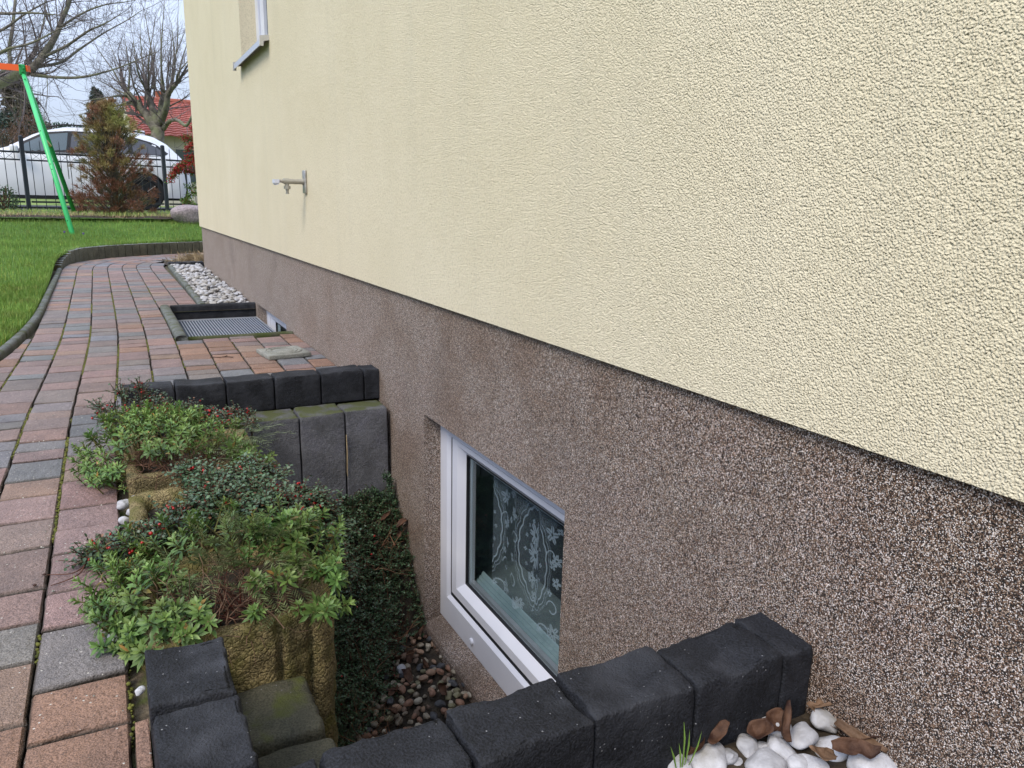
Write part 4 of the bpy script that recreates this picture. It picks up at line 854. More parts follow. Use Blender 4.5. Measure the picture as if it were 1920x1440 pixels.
def sorted_twigs(mb, P, n, ln, r, spread=.6, up=.2, tint=(1, 1, 1), k=4):
    for _ in range(n):
        p = P[rng.integers(len(P))]+rng.normal(size=3)*np.array([.03, .03, .006]); d = rand_dir(1, up)[0]; pts = [p]
        for i in range(5): d = norm(d+rng.normal(size=3)*spread*.5); p = p+d*ln/5*rng.uniform(.6, 1.3); pts.append(p)
        pts = np.array(pts); c = np.array(tint)*rng.uniform(.5, 1.4); rr = np.linspace(r, r*.35, 6)*rng.uniform(.7, 1.3)
        tubes(mb, pts[:-1], pts[1:], rr[:-1], rr[1:], k, tint=np.tile(c, (5, 1)))
def feather(mbl, P, A, L0, n_leaf=26, tint=(1, 1, 1)):
    P = np.asarray(P); A = norm(np.asarray(A)); n = len(P); u = norm(np.cross(A, [0, 0, 1.])+1e-3); w = np.cross(u, A)
    for i in range(n_leaf):
        t = i/n_leaf; sg = 1 if i % 2 else -1; D = u*sg*.8+A*.9+w*rng.uniform(-.2, .3, n)[:, None]
        leaves(mbl, P+A*L0*t+w*(-.25*L0*t*t), D, w+rng.normal(size=(n, 3))*.2, L0*.36*(1-.6*t), .0022, np.tile(tint, (n, 1))*rng.uniform(.6, 1.2, n)[:, None], curl=.1, fold=.05)
# near green shrub
e1 = empty('candytuft_shrub', (.15, 1.45, 0), 'bright green leafy evergreen shrub hanging over the near planter and blocks', 'shrub')
cen = np.array([.16, 1.52, -.10])
def outw(p): d = p-cen; d[2] = abs(d[2])*.6+.10; return norm(d)+np.array([0, 0, .35])
sp = [(250, 1065, 70, 55, .055, 34, 1.0), (215, 1130, 45, 60, .025, 24, .95), (300, 1130, 60, 60, .05, 16, .8), (240, 1195, 45, 35, .00, 16, .95), (285, 1205, 45, 28, .015, 12, .95), (345, 1170, 45, 25, .035, 11, 1.05), (395, 1155, 22, 18, .045, 5, 1.05),
      (355, 1010, 60, 35, .09, 12, .85), (420, 1000, 70, 35, .11, 10, .75), (530, 985, 75, 30, .13, 22, .85), (585, 1000, 50, 40, .12, 15, .85), (590, 1055, 45, 25, .08, 14, .95), (470, 1030, 60, 28, .10, 12, .7),
      (475, 1150, 16, 14, .055, 2, 1.05), (515, 1095, 40, 14, .075, 4, .95), (605, 1080, 34, 20, .07, 6, 1.05), (628, 1095, 14, 12, .06, 3, 1.05), (598, 1148, 16, 14, .04, 4, 1.0), (625, 1140, 14, 12, .04, 3, 1.0), (560, 1150, 20, 10, .03, 1, 1)]
P, A, B = clusters(sp, outw); lf = MB(); st = MB()
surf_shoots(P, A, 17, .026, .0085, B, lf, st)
sorted_twigs(st, np.array([[.05, 1.42, .03], [.12, 1.36, .03], [.18, 1.40, .03], [.24, 1.42, .02], [.15, 1.48, .04], [.2, 1.36, .02]]), 230, .10, .0010, tint=(1.0, .85, .78))
sorted_twigs(st, np.array([[.15, 1.37, .025], [.18, 1.40, .025]]), 40, .08, .0014, tint=(.6, .25, .22))
fl = MB(); fP = np.array([at(q, w_, 2, z_) for q, w_, z_ in ((400, 1045, .09), (430, 1055, .08), (460, 1060, .08), (500, 1050, .09), (440, 1020, .10), (480, 1010, .12), (520, 1030, .11), (380, 1060, .07), (410, 1085, .07), (450, 1085, .07), (340, 1050, .08), (540, 1060, .09), (500, 1080, .07), (370, 1095, .06))]); fA = norm(fP-np.array([.16, 1.5, -.02]))+np.array([0, -.4, .1])
feather(fl, np.repeat(fP, 5, 0)+rng.normal(size=(70, 3))*.016, np.repeat(fA, 5, 0)+rng.normal(size=(70, 3))*.45, .085, 26, tint=(1.1, 1.05, .95)); under(fl.build('feathery_sprays', 'needle', tinted=True), e1)
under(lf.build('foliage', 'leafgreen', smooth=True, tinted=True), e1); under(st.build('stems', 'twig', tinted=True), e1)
# far green shrub
e2 = empty('candytuft_shrub', (.12, 2.3, 0), 'lighter green leafy evergreen shrub on the far planter by the paving', 'shrub')
cen = np.array([.13, 2.28, -.06])
sp = [(195, 860, 50, 40, .06, 44, 1.0), (180, 900, 30, 25, .02, 14, 1.0), (225, 905, 30, 18, .01, 10, 1.1), (245, 800, 50, 28, .12, 34, 1.05), (300, 790, 60, 22, .14, 50, 1.15), (350, 800, 55, 22, .13, 36, 1.0), (295, 830, 80, 25, .12, 34, .85), (400, 810, 50, 20, .12, 16, .8), (365, 840, 60, 18, .10, 16, .75), (292, 848, 16, 10, .10, 4, 1.3), (455, 850, 30, 22, .10, 14, .85), (480, 868, 26, 16, .08, 12, .9)]
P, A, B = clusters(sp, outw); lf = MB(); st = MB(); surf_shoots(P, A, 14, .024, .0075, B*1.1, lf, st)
rb = [at(q, w_, 2, .07) for q, w_ in ((260, 865), (300, 870), (340, 872), (380, 865), (410, 855), (330, 860))]
sorted_twigs(st, np.array(rb), 190, .12, .0010, up=-.05, tint=(.95, .7, .62))
fP = np.array([at(q, w_, 2, .10) for q, w_ in ((385, 845), (400, 835), (420, 830), (440, 835), (450, 845), (415, 850), (395, 860), (370, 835), (350, 850), (430, 825), (460, 830), (470, 815))]); fl = MB(); fA = norm(fP-np.array([.13, 2.35, .0]))+np.array([.5, -.1, .25])
feather(fl, np.repeat(fP, 3, 0)+rng.normal(size=(36, 3))*.012, np.repeat(fA, 3, 0)+rng.normal(size=(36, 3))*.3, .10, 28)
under(lf.build('foliage', 'leafgreen', smooth=True, tinted=True), e2); under(st.build('stems', 'twig', tinted=True), e2); under(fl.build('feathery_sprays', 'needle', tinted=True), e2)

_bm = []
def berry_parts(pts, e, r):
    if not _bm: b_ = MB(); b_.add(ICO1[0], ICO1[1]); o = b_.build('berry', 'berry', smooth=True); _bm.append(o.data); bpy.data.objects.remove(o)
    for p in pts:
        o = bpy.data.objects.new('berry', _bm[0]); COL.objects.link(o); o.parent = e; o.location = Vector(p)-e.location; o.scale = (r*random.uniform(.85, 1.15),)*3
def cotoneaster(name, label, lines, n_side, L0, berries, tint=1., leafsz=.0085, gravity=.0, spread=.03, loc=None):
    """lines: stem polylines in space; n_side: side shoots per stem point"""
    lf = MB(); st = MB(); be = MB(); allp = []; bp_ = []
    for ln in lines:
        ln = np.array(ln, float); ln = catmull3(ln, 6); tubes(st, ln[:-1], ln[1:], .0022, .0018, 5, tint=np.tile([.7, .5, .45], (len(ln)-1, 1))); allp.append(ln)
        for i in range(len(ln)-1):
            for _ in range(n_side):
                p = ln[i]+(ln[i+1]-ln[i])*rng.random(); d = norm(norm(ln[i+1]-ln[i])*.6+rand_dir(1, .35)[0]*.9); p_ = p; Ls = L0*rng.uniform(.4, 1.2); m = 6
                pts = [p_]
                for q in range(m): d = norm(d+rng.normal(size=3)*.16+np.array([0, 0, -gravity])); p_ = p_+d*Ls/m; pts.append(p_)
                pts = np.array(pts); tubes(st, pts[:-1], pts[1:], .0010, .0007, 4, tint=np.tile([.6, .4, .38], (m, 1)))
                nl = int(Ls/.0055); tq = (np.arange(nl)+rng.random())/nl*m; i0 = np.clip(tq.astype(int), 0, m-1); f = (tq-i0)[:, None]; bpnt = pts[i0]*(1-f)+pts[i0+1]*f; ax = norm(pts[i0+1]-pts[i0])
                sd_ = norm(np.cross(ax, [0, 0, 1.])+rng.normal(size=(nl, 3))*.25)*np.where(np.arange(nl) % 2, 1, -1)[:, None]
                U = np.array([0, 0, 1.])+rng.normal(size=(nl, 3))*.35; tt = tint*rng.uniform(.7, 1.35, nl)[:, None]*np.array([1, 1, 1]); tt[rng.random(nl) < .03] *= np.array([3.0, .8, .8])
                leaves(lf, bpnt, sd_+ax*.45, U, leafsz*rng.uniform(.75, 1.2, nl), leafsz*.66, tt, curl=.1, fold=.08, rnd=True)
                if rng.random() < berries: 
                    for _b in range(rng.integers(1, 4)): bp_.append(pts[rng.integers(1, m)]+np.array([0, 0, .004])+rng.normal(size=3)*.004)
    c = np.concatenate(allp).mean(0) if loc is None else np.array(loc); e = empty(name, c, label, 'shrub')
    under(lf.build('foliage', 'leafdark', smooth=True, tinted=True), e); under(st.build('stems', 'twig', tinted=True), e)
    berry_parts(bp_[:100], e, .0036)
    return e
def catmull3(P, k=6):
    P = [np.array(p, float) for p in P]
    if len(P) < 3: return np.array([P[0]+(P[-1]-P[0])*t for t in np.linspace(0, 1, k+1)])
    P = [2*P[0]-P[1]]+P+[2*P[-1]-P[-2]]; out = []
    for i in range(1, len(P)-2):
        for t in np.arange(k)/k: out.append(.5*((2*P[i])+(-P[i-1]+P[i+1])*t+(2*P[i-1]-5*P[i]+4*P[i+1]-P[i+2])*t*t+(-P[i-1]+3*P[i]-3*P[i+1]+P[i+2])*t**3))
    return np.array(out+[P[-2]])
def pxl(*pts): return [at(a, b, 2, z) for a, b, z in pts]
# berry branch over the far kerb corner
cotoneaster('cotoneaster', 'dark cotoneaster branches with red berries standing before the far kerb corner',
 [pxl((235, 800, .05), (260, 765, .09), (290, 745, .11), (318, 760, .11)), pxl((225, 830, .04), (205, 800, .08), (190, 780, .09), (180, 760, .10)), pxl((240, 800, .05), (215, 770, .10), (200, 790, .08)), pxl((250, 800, .06), (265, 745, .12), (262, 725, .15)),
  pxl((270, 800, .06), (285, 770, .10), (310, 775, .09), (335, 790, .07)), pxl((235, 790, .08), (232, 750, .13), (225, 735, .15))], 5, .05, .10, tint=.9)
cotoneaster('cotoneaster', 'cotoneaster with many red berries at the foot of the far black kerb',
 [pxl((340, 800, .04), (370, 780, .05), (400, 775, .05)), pxl((360, 800, .05), (400, 785, .06), (440, 775, .04)), pxl((380, 795, .05), (430, 780, .04), (470, 778, .02)), pxl((400, 800, .05), (450, 800, .04), (480, 790, .02)), pxl((330, 790, .06), (345, 772, .08), (365, 765, .08))], 6, .045, .22, tint=.95)
# middle mass
lines = []
for i in range(20):
    x0_ = 430+rng.uniform(-70, 60); y0_ = 905+rng.uniform(-25, 40); z0_ = .09
    x1_ = x0_+rng.uniform(-50, 110); y1_ = y0_+rng.uniform(10, 70); lines.append(pxl((x0_, y0_, z0_), ((x0_+x1_)/2, (y0_+y1_)/2-8, z0_+.01), (x1_, y1_, .07-(max(0, x1_-480)/1200))))
cotoneaster('cotoneaster', 'dense grey green cotoneaster spreading over the middle planter', lines, 8, .05, .05, tint=1.25, leafsz=.010)
lines = []
for i in range(12):
    x0_ = 560+rng.uniform(-60, 30); y0_ = 950+rng.uniform(-50, 40); lines.append(pxl((x0_, y0_, .07), (x0_+30, y0_+25, .03), (x0_+55+rng.uniform(-10, 20), y0_+70+rng.uniform(0, 40), -.06)))
cotoneaster('cotoneaster', 'cotoneaster trailing from the middle planter down its house side', lines, 7, .05, .08, tint=1.1, leafsz=.0095, gravity=.06)
# left side mass above the pavers
lines = [pxl((300, 1020, .06), (240, 1030, .05), (190, 1040, .03), (155, 1055, .01)), pxl((310, 1005, .06), (260, 1012, .05), (215, 1022, .03)), pxl((320, 1010, .05), (270, 1020, .05), (215, 1030, .03), (165, 1045, .02)), pxl((300, 1000, .05), (270, 1010, .05), (240, 1020, .03)),
         pxl((340, 990, .07), (300, 1005, .06), (260, 1030, .05)), pxl((300, 960, .05), (340, 975, .06), (380, 990, .07)), pxl((330, 960, .06), (300, 985, .06), (280, 1005, .05)), pxl((350, 960, .06), (320, 985, .07), (290, 1020, .06))]
cotoneaster('cotoneaster', 'cotoneaster with scattered berries hanging towards the paving beside the near shrub', lines, 7, .045, .07, tint=1.0, leafsz=.0095)
rn = MB(); 
for q in (pxl((185, 1040, .02), (160, 1060, .012), (135, 1075, .006), (88, 1078, .004)), pxl((160, 1055, .015), (150, 1075, .01), (120, 1090, .005), (95, 1098, .004))):
    ln = catmull3(q, 5); poly_tube(rn, ln, np.linspace(.0016, .0008, len(ln)), 6, tint=(.6, .35, .3))
blobs(rn, np.array(pxl((83, 1077, .004), (65, 1097, .004))), .004, ICO1, squash=.5, tint=np.array([[.3, .2, .2]]*2)); tag(rn.build('runner_twig', 'twig', tinted=True), 'two thin bare runners lying across the grey paver', 'twig')

# creeping mass on the floor of the light well
def yedge(x): return 1.72+.62*np.clip((x-.42)/.42, 0, 1)**1.3
def mound_z(x, y):
    t = np.clip((2.74-y)/(2.74-yedge(x)), 0, 1.3); side = np.clip((x-.36)/.5, 0, 1)
    z = -.34-.48*t**1.2-.06*np.sin(side*3.14)*(1-t*.5)
    return np.where(y < yedge(x)-.05, FLOOR-.04, z)+.02*vnoise(np.stack([x, y, x*0], -1), 9, 2)
md = MB(); grid(md, np.linspace(.20, .93, 60), np.linspace(1.25, 2.745, 110), lambda a, b: mound_z(a, b)-.03)
lf = MB(); st = MB(); be = MB(); n = 11000; X_ = rng.uniform(.28, .928, n); Y_ = rng.uniform(1.30, 2.74, n); cover = Y_ > yedge(X_)-.04+.07*vnoise(np.c_[X_, Y_, X_*0], 8, 5); cover &= (Y_ > yedge(X_)+.10) | (rng.random(n) < .45); X_, Y_ = X_[cover], Y_[cover]
Z_ = mound_z(X_, Y_)+rng.uniform(-.02, .02, len(X_)); P = np.c_[X_, Y_, Z_]; A = rand_dir(len(P), .6)
Pn = P
for q in range(5):
    P2 = Pn+A*.010; tubes(st, Pn, P2, .0009, .0008, 3, tint=np.tile([.5, .35, .3], (len(Pn), 1)))
    for sg in (-1, 1):
        sdv = norm(np.cross(A, [0, 0, 1.])+rng.normal(size=A.shape)*.3)*sg
        leaves(lf, Pn, sdv+A*.4, np.array([0, 0, 1.])+rng.normal(size=A.shape)*.4, rng.uniform(.006, .010, len(Pn)), .0055, rng.uniform(.55, 1.5, len(Pn))[:, None]*np.array([.92, 1, .9]), curl=.1, fold=.08, rnd=True)
    A = norm(A+rng.normal(size=A.shape)*.25); Pn = P2
# spray climbing up the palisades
for ln in ([(.90, 2.70, -.42), (.86, 2.70, -.36), (.82, 2.70, -.33), (.76, 2.70, -.36), (.70, 2.70, -.33)], [(.92, 2.68, -.45), (.905, 2.69, -.36), (.90, 2.69, -.30), (.88, 2.69, -.27)], [(.91, 2.66, -.50), (.90, 2.66, -.40), (.87, 2.67, -.33)], [(.86, 2.68, -.44), (.80, 2.69, -.42), (.745, 2.69, -.40)]):
    ln = catmull3(ln, 10); tubes(st, ln[:-1], ln[1:], .002, .0016, 5, tint=np.tile([.5, .35, .3], (len(ln)-1, 1)))
    for _ in range(9):
        A = norm(rng.normal(size=(len(ln), 3))*.5+[0, -.1, .4]); pt_ = ln+rng.normal(size=ln.shape)*.006
        leaves(lf, pt_, A, rand_dir(len(ln), .3)+[0, -.6, 0], .009, .006, rng.uniform(.5, 1.1, len(ln))[:, None]*np.ones(3), rnd=True)
bi = rng.choice(len(P), 34)
e = empty('creeping_cotoneaster', (.6, 2.3, FLOOR), 'dark tiny-leaved cotoneaster carpeting the light well below the palisades', 'shrub')
under(md.build('earth_mound', 'earth', smooth=True), e); under(lf.build('foliage', 'leafdark', smooth=True, tinted=True), e); under(st.build('stems', 'twig', tinted=True), e); berry_parts(P[bi]+[0, 0, .03], e, .0035)
dt = MB(); sorted_twigs(dt, np.array([[.55, 2.0, -.76], [.5, 1.85, -.76], [.62, 2.15, -.74], [.7, 2.25, -.75], [.8, 2.3, -.76], [.6, 1.9, -.77], [.75, 2.5, -.55], [.85, 2.55, -.5]]), 120, .16, .0012, up=.1, tint=(1.2, .9, .7))
tag(dt.build('dead_twigs', 'twig', tinted=True), 'thin dry twigs strewn over the light well gravel', 'twigs', kind='stuff')

# ================================================================ STONES
wmesh = [pebble_mesh('white_stone', 'pebw', s_, (1, .78+.1*(s_ % 2), .58), .26, ICO3 if s_ < 6 else ICO2) for s_ in range(8)]
near = [(1450, 1362, .030, 'white stone in the near heap, topmost one touching the black kerb', 1.1), (1502, 1380, .028, 'white stone in the near heap below the curled orange leaf', 1), (1547, 1352, .028, 'white stone in the near heap behind the orange leaf strip', 1), (1318, 1418, .038, 'long white stone at the left tip of the near heap', 1.2),
        (1366, 1420, .022, 'small upright white stone beside the long one in the near heap', 1), (1402, 1398, .024, 'white stone leaning on the black kerb block in the near heap', 1), (1465, 1410, .032, 'white stone in the middle of the near heap under two others', 1), (1435, 1432, .034, 'broad white stone at the bottom centre of the near heap', 1.2),
        (1492, 1430, .022, 'angular white stone at the bottom of the near heap, right of the broad one', 1), (1560, 1405, .030, 'white stone half under the brown leaves in the near heap', 1), (1525, 1436, .024, 'rounded white stone at the picture edge below the leaves', 1), (1640, 1437, .046, 'largest flat white stone against the plinth', 1.3), (1432, 1402, .016, 'tiny white stone wedged in the middle of the near heap', 1),
        (1275, 1440, .022, 'small white stone at the outer left end of the near heap', 1), (1590, 1360, .020, 'white stone hidden behind dry leaves at the plinth', 1), (1600, 1385, .018, 'small white stone between leaf litter and plinth', 1)]
for i, (px, py, r, lb, k) in enumerate(near):
    p = at(px, py, 2, -.005+.012*(i < 3)); put('white_stone', wmesh[i % 6], p, (rng.uniform(-.4, .4), rng.uniform(-.4, .4), rng.uniform(0, 6)), r*.86, lb, 'stone')
for i, (px, py) in enumerate([(1340, 1480), (1400, 1490), (1470, 1480), (1540, 1490), (1620, 1500), (1700, 1480), (1450, 1530), (1560, 1540), (1680, 1560), (1750, 1470), (1300, 1500), (1380, 1450), (1580, 1455), (1490, 1455)]):
    p = at(px, py, 2, -.025); put('white_stone', wmesh[i % 6], p, (rng.uniform(-.4, .4), rng.uniform(-.4, .4), rng.uniform(0, 6)), .027, 'white stone of the lower layer under the near heap', 'stone', 'lower white stones of the near heap')
for (px, py, r, lb) in ((232, 945, .021, 'white stone between planters and paving, nearest the paver corner'), (256, 938, .019, 'upright white stone wedged against the far planter'), (234, 976, .018, 'small white stone by the dark leaves beside the paving'), (248, 960, .015, 'small white stone behind two larger ones at the planter'), (752, 1254, None, 'lone round white stone on the light well gravel'), (262, 1295, .010, 'pale stone beside the black kerb and the cut paver'), (212, 1195, .012, 'dusty white stone under the near shrub')):
    z = .008 if r else FLOOR+.025; p = at(px, py, 2, z); put('white_stone', wmesh[6], p, (rng.uniform(-.3, .3), .2, rng.uniform(0, 6)), r or .021, lb, 'stone')
# pale pebble strip along the plinth
pm = [pebble_mesh('pebble', 'pebw', 20+s_, (1, .7, .48), .18, ICO2, tint=t) for s_, t in enumerate([(.95, .95, .93), (.8, .8, .8), (.72, .69, .62), (.9, .87, .8), (.6, .57, .50), (.45, .43, .36)])]
pts = []
tries = 0
while len(pts) < 285 and tries < 30000:
    tries += 1; y = 5.92+(9.45-5.92)*rng.random()**1.05; x = rng.uniform(.60, .915); r = rng.uniform(.020, .031)
    if all((x-a)**2+(y-b)**2 > (r*.62+c*.62)**2 for a, b, c, _ in pts): pts.append((x, y, r, .0))
for x, y, r, z in pts:
    put('pebble', pm[rng.choice(6, p=[.28, .22, .14, .2, .1, .06])], (x, y, r*.3+rng.uniform(-.004, .014)), (rng.uniform(-.4, .4), rng.uniform(-.4, .4), rng.uniform(0, 6.3)), r, 'pale rounded pebble in the strip between edging and house', 'pebble', 'pebbles in the strip along the plinth')
pu = MB(); n_ = 1100; P_ = np.c_[rng.uniform(.60, .92, n_), rng.uniform(5.89, 9.44, n_), rng.uniform(-.012, .002, n_)]; V0_, F0_ = ICO1; R_ = rng.uniform(.014, .025, n_); an_ = rng.uniform(0, 6.28, n_); Vb = V0_[None]*np.array([1, .7, .5])*R_[:, None, None]; Vr = Vb.copy(); Vr[..., 0] = Vb[..., 0]*np.cos(an_)[:, None]-Vb[..., 1]*np.sin(an_)[:, None]; Vr[..., 1] = Vb[..., 0]*np.sin(an_)[:, None]+Vb[..., 1]*np.cos(an_)[:, None]
pu.add((Vr+P_[:, None]).reshape(-1, 3), (np.arange(n_)[:, None, None]*len(V0_)+F0_[None]).reshape(-1, 3), np.repeat(rng.uniform(.5, .95, n_)[:, None]*np.array([1, .97, .92]), len(V0_), axis=0)); tag(pu.build('pebble_layer', 'pebw', smooth=True, tinted=True), 'lower layer of small pale pebbles filling the strip by the plinth', 'pebbles', kind='stuff')
pb = MB(); grid(pb, np.linspace(.57, XP, 8), np.linspace(5.86, 9.5, 60), lambda a, b: -.006+.004*vnoise(np.stack([a, b, a*0], -1), 20)); tag(pb.build('pebble_bed', 'earth'), kind='structure')
# small brown gravel in the light well
gm = [pebble_mesh('gravel_stone', 'pebg', 50+s_, (1, .72, .55), .25, ICO2, tint=t) for s_, t in enumerate([(.24, .20, .15), (.32, .27, .20), (.18, .12, .085), (.40, .35, .27), (.27, .15, .10), (.08, .08, .085), (.22, .20, .12), (.33, .21, .14)])]
pts = []; tries = 0
while len(pts) < 280 and tries < 40000:
    tries += 1; x = rng.uniform(.45, .925); y = rng.uniform(1.62, 2.42); r = rng.uniform(.009, .018)
    if mound_z(np.array(x), np.array(y)) > FLOOR+.03: continue
    if all((x-a)**2+(y-b)**2 > (r*.72+c*.72)**2 for a, b, c in pts): pts.append((x, y, r))
for x, y, r in pts:
    put('gravel_stone', gm[rng.integers(8)], (x, y, FLOOR+r*.35+rng.uniform(-.004, .012)), (rng.uniform(-.4, .4), rng.uniform(-.4, .4), rng.uniform(0, 6.3)), r, 'small brown or grey pebble on the light well floor', 'pebble', 'pebbles on the light well floor')

# dead leaves
def curl_leaf(name, p, L_, Wd_, rot, m, label, curl=1.2, roll=.8, cat='dead leaf', group=None, seed=0):
    roll *= .6; Wd_ *= 1.45
    u = np.linspace(0, 1, 14); v = np.linspace(-1, 1, 9); U_, V_ = np.meshgrid(u, v, indexing='ij'); wd = Wd_*np.sin(np.pi*np.clip(U_*.86+.10, 0, 1))**.55
    th = U_*curl; X_ = L_*np.sin(th)/max(curl, .01); Z_ = L_*(1-np.cos(th))/max(curl, .01); al = V_*roll; Y_ = wd*np.sin(al)/max(roll, .01)/2; Z_ = Z_+wd*(1-np.cos(al))/max(roll, .01)/2*1.2
    P = np.stack([X_, Y_, Z_], -1).reshape(-1, 3); P += noise3(P, 70, seed)*Wd_*.16+noise3(P, 28, seed+2)*Wd_*.30
    g = np.arange(14*9).reshape(14, 9); mb = MB(); mb.add(P, np.stack([g[:-1, :-1], g[1:, :-1], g[1:, 1:], g[:-1, 1:]], -1).reshape(-1, 4)); o = mb.build(name, m, smooth=True)
    o.modifiers.new('thickness', 'SOLIDIFY').thickness = .0006; o.location = p; o.rotation_euler = rot; return tag(o, label, cat, group)
A_ = lambda px, py, z: at(px, py, 2, z)
curl_leaf('dead_leaf', A_(1480, 1392, .022), .055, .016, (1.2, -.9, 2.0), 'deadleaf', 'upright curled grey brown leaf between kerb block and white stones', 1.0, 1.6, seed=1)
curl_leaf('dead_leaf', A_(1440, 1375, .018), .05, .022, (.2, .1, .4), 'deadleaf', 'curled dark leaf lying on the topmost white stone', 1.2, 1.2, seed=2)
curl_leaf('dead_leaf', A_(1515, 1325, .020), .055, .012, (.3, .5, 5.0), 'tanleaf', 'long orange brown leaf strip across the white stones', .7, 1.6, seed=3)
curl_leaf('dead_leaf', A_(1410, 1385, .022), .035, .02, (.1, .0, .1), 'deadleaf', 'short chestnut leaf fragment on the middle white stones', .8, .9, seed=4)
curl_leaf('dead_leaf', A_(1335, 1402, .022), .045, .013, (.1, -.1, .3), 'deadleaf', 'narrow brown leaf lying against the black kerb', 1.0, 1.0, seed=5)
curl_leaf('dead_leaf', A_(1290, 1404, .014), .035, .016, (-.3, .1, .2), 'deadleaf', 'dark red leaf on the leftmost long white stone', .8, .9, seed=6)
curl_leaf('dead_leaf', A_(1545, 1392, .028), .075, .02, (.5, .15, -.75), 'deadleaf', 'long rolled brown leaf running down towards the picture edge', .6, 2.0, seed=7)
curl_leaf('dead_leaf', A_(1572, 1360, .028), .07, .018, (.3, .4, -1.1), 'tanleaf', 'tan rolled leaf standing against the plinth', .6, 2.2, seed=8)
curl_leaf('dead_leaf', A_(1600, 1380, .020), .06, .028, (.2, -.1, -.5), 'deadleaf', 'broad dark leaf beside the plinth above the flat stone', 1.2, .8, seed=9)
curl_leaf('dead_leaf', A_(1550, 1335, .020), .05, .035, (-.3, .2, .2), 'tanleaf', 'crumpled pale brown leaf in the corner of kerb and plinth', 1.4, 1.2, seed=10)
curl_leaf('dead_leaf', A_(1575, 1425, .02), .05, .02, (.2, 0, 2.7), 'tanleaf', 'light brown leaf tip beside the flat white stone', .8, 1.2, seed=11)
curl_leaf('dead_leaf', A_(1595, 1345, .016), .045, .03, (-.2, .3, 1.1), 'deadleaf', 'crumpled brown leaf leaning on the plinth behind the stones', 1.4, 1.2, seed=12)
wl_ = [(.74, 2.36), (.78, 2.30), (.82, 2.34), (.76, 2.24), (.80, 2.20), (.72, 2.18), (.84, 2.26), (.68, 2.26), (.77, 2.10), (.85, 2.15), (.70, 2.08), (.62, 2.12), (.80, 2.4), (.86, 2.42), (.83, 1.98), (.66, 2.0), (.58, 2.05), (.88, 2.56), (.84, 2.62)]
for i, (x, y) in enumerate(wl_):
    z = FLOOR+.015 if i < 17 else -.44; curl_leaf('dead_leaf', (x, y, z+.01), rng.uniform(.03, .055), rng.uniform(.018, .028), (rng.uniform(-.4, .4), rng.uniform(-.4, .3), rng.uniform(0, 6)), 'deadleaf', 'curled reddish brown leaf lying on the light well floor' if i < 17 else 'curled reddish brown leaf caught in the corner creeper', rng.uniform(.6, 1.6), rng.uniform(.6, 1.6), group='leaves in the light well', seed=20+i)
for i in range(16):
    x = rng.uniform(.55, .90); y = rng.uniform(2.0, 2.62); z = float(max(mound_z(np.array(x), np.array(y)), FLOOR+.015))+.022; curl_leaf('dead_leaf', (x, y, z), rng.uniform(.022, .04), rng.uniform(.012, .018), (rng.uniform(-.5, .5), rng.uniform(-.5, .4), rng.uniform(0, 6)), 'deadleaf', 'small brown leaf fallen onto the dark creeping leaves in the light well', rng.uniform(.6, 1.6), group='leaves on the creeper', seed=60+i)
# grass tuft by the near kerb
tf = MB(); b0 = np.array([.655, .690, -.006])
for (ax, ay, h_) in ((-.25, -.1, .05), (.02, .0, .045), (.16, .05, .075), (.28, .0, .06), (.55, -.1, .06), (.1, -.1, .04)):
    leaves(tf, [b0+[ax*.02, 0, 0]], [[ax, ay, 1]], [[0, -1, .2]], h_, .0035, [1, 1, 1], curl=.18, fold=.2)
tag(tf.build('grass_tuft', 'grass', tinted=True), 'small grass tuft growing at the foot of the near black kerb', 'grass tuft')
bd = MB(); grid(bd, np.linspace(.0, XP, 30), np.linspace(.30, .71, 20), lambda a, b: -.007+.004*vnoise(np.stack([a, b, a*0], -1), 20)); 
tag(bd.build('near_bed', 'earth'), kind='structure')

# ================================================================ GRATE, EDGINGS
gr = empty('light_well_grate', (.65, 5.2, -.09), 'blue grey steel grate lying in the mossy concrete frame', 'grate')
gb = MB(); gy = np.arange(4.60, 5.79, .022); gx = np.arange(.385, .925, .0185)
for y in gy: box(gb, .385, .925, y, y+.012, -.098, -.0885)
for x in gx: box(gb, x, x+.006, 4.60, 5.79, -.096, -.088)
under(gb.build('bars', 'grate'), gr)
gk_ = MB(); bx, by = np.meshgrid(gx+.0045, gy+.004); blobs(gk_, np.c_[bx.ravel(), by.ravel(), np.full(bx.size, -.0875)], .0042, ICO0, squash=.6); under(gk_.build('highlight_dots', 'alu'), gr)  # bright beads at the bar crossings stand in for highlights on the grate
ge = MB(); box(ge, .375, .385, 4.59, 5.80, -.105, -.080); box(ge, .922, .930, 4.59, 5.80, -.105, -.080); box(ge, .385, .922, 4.59, 4.60, -.105, -.08); box(ge, .385, .922, 5.785, 5.795, -.105, -.080); under(ge.build('edge_bars', 'alu'), gr)
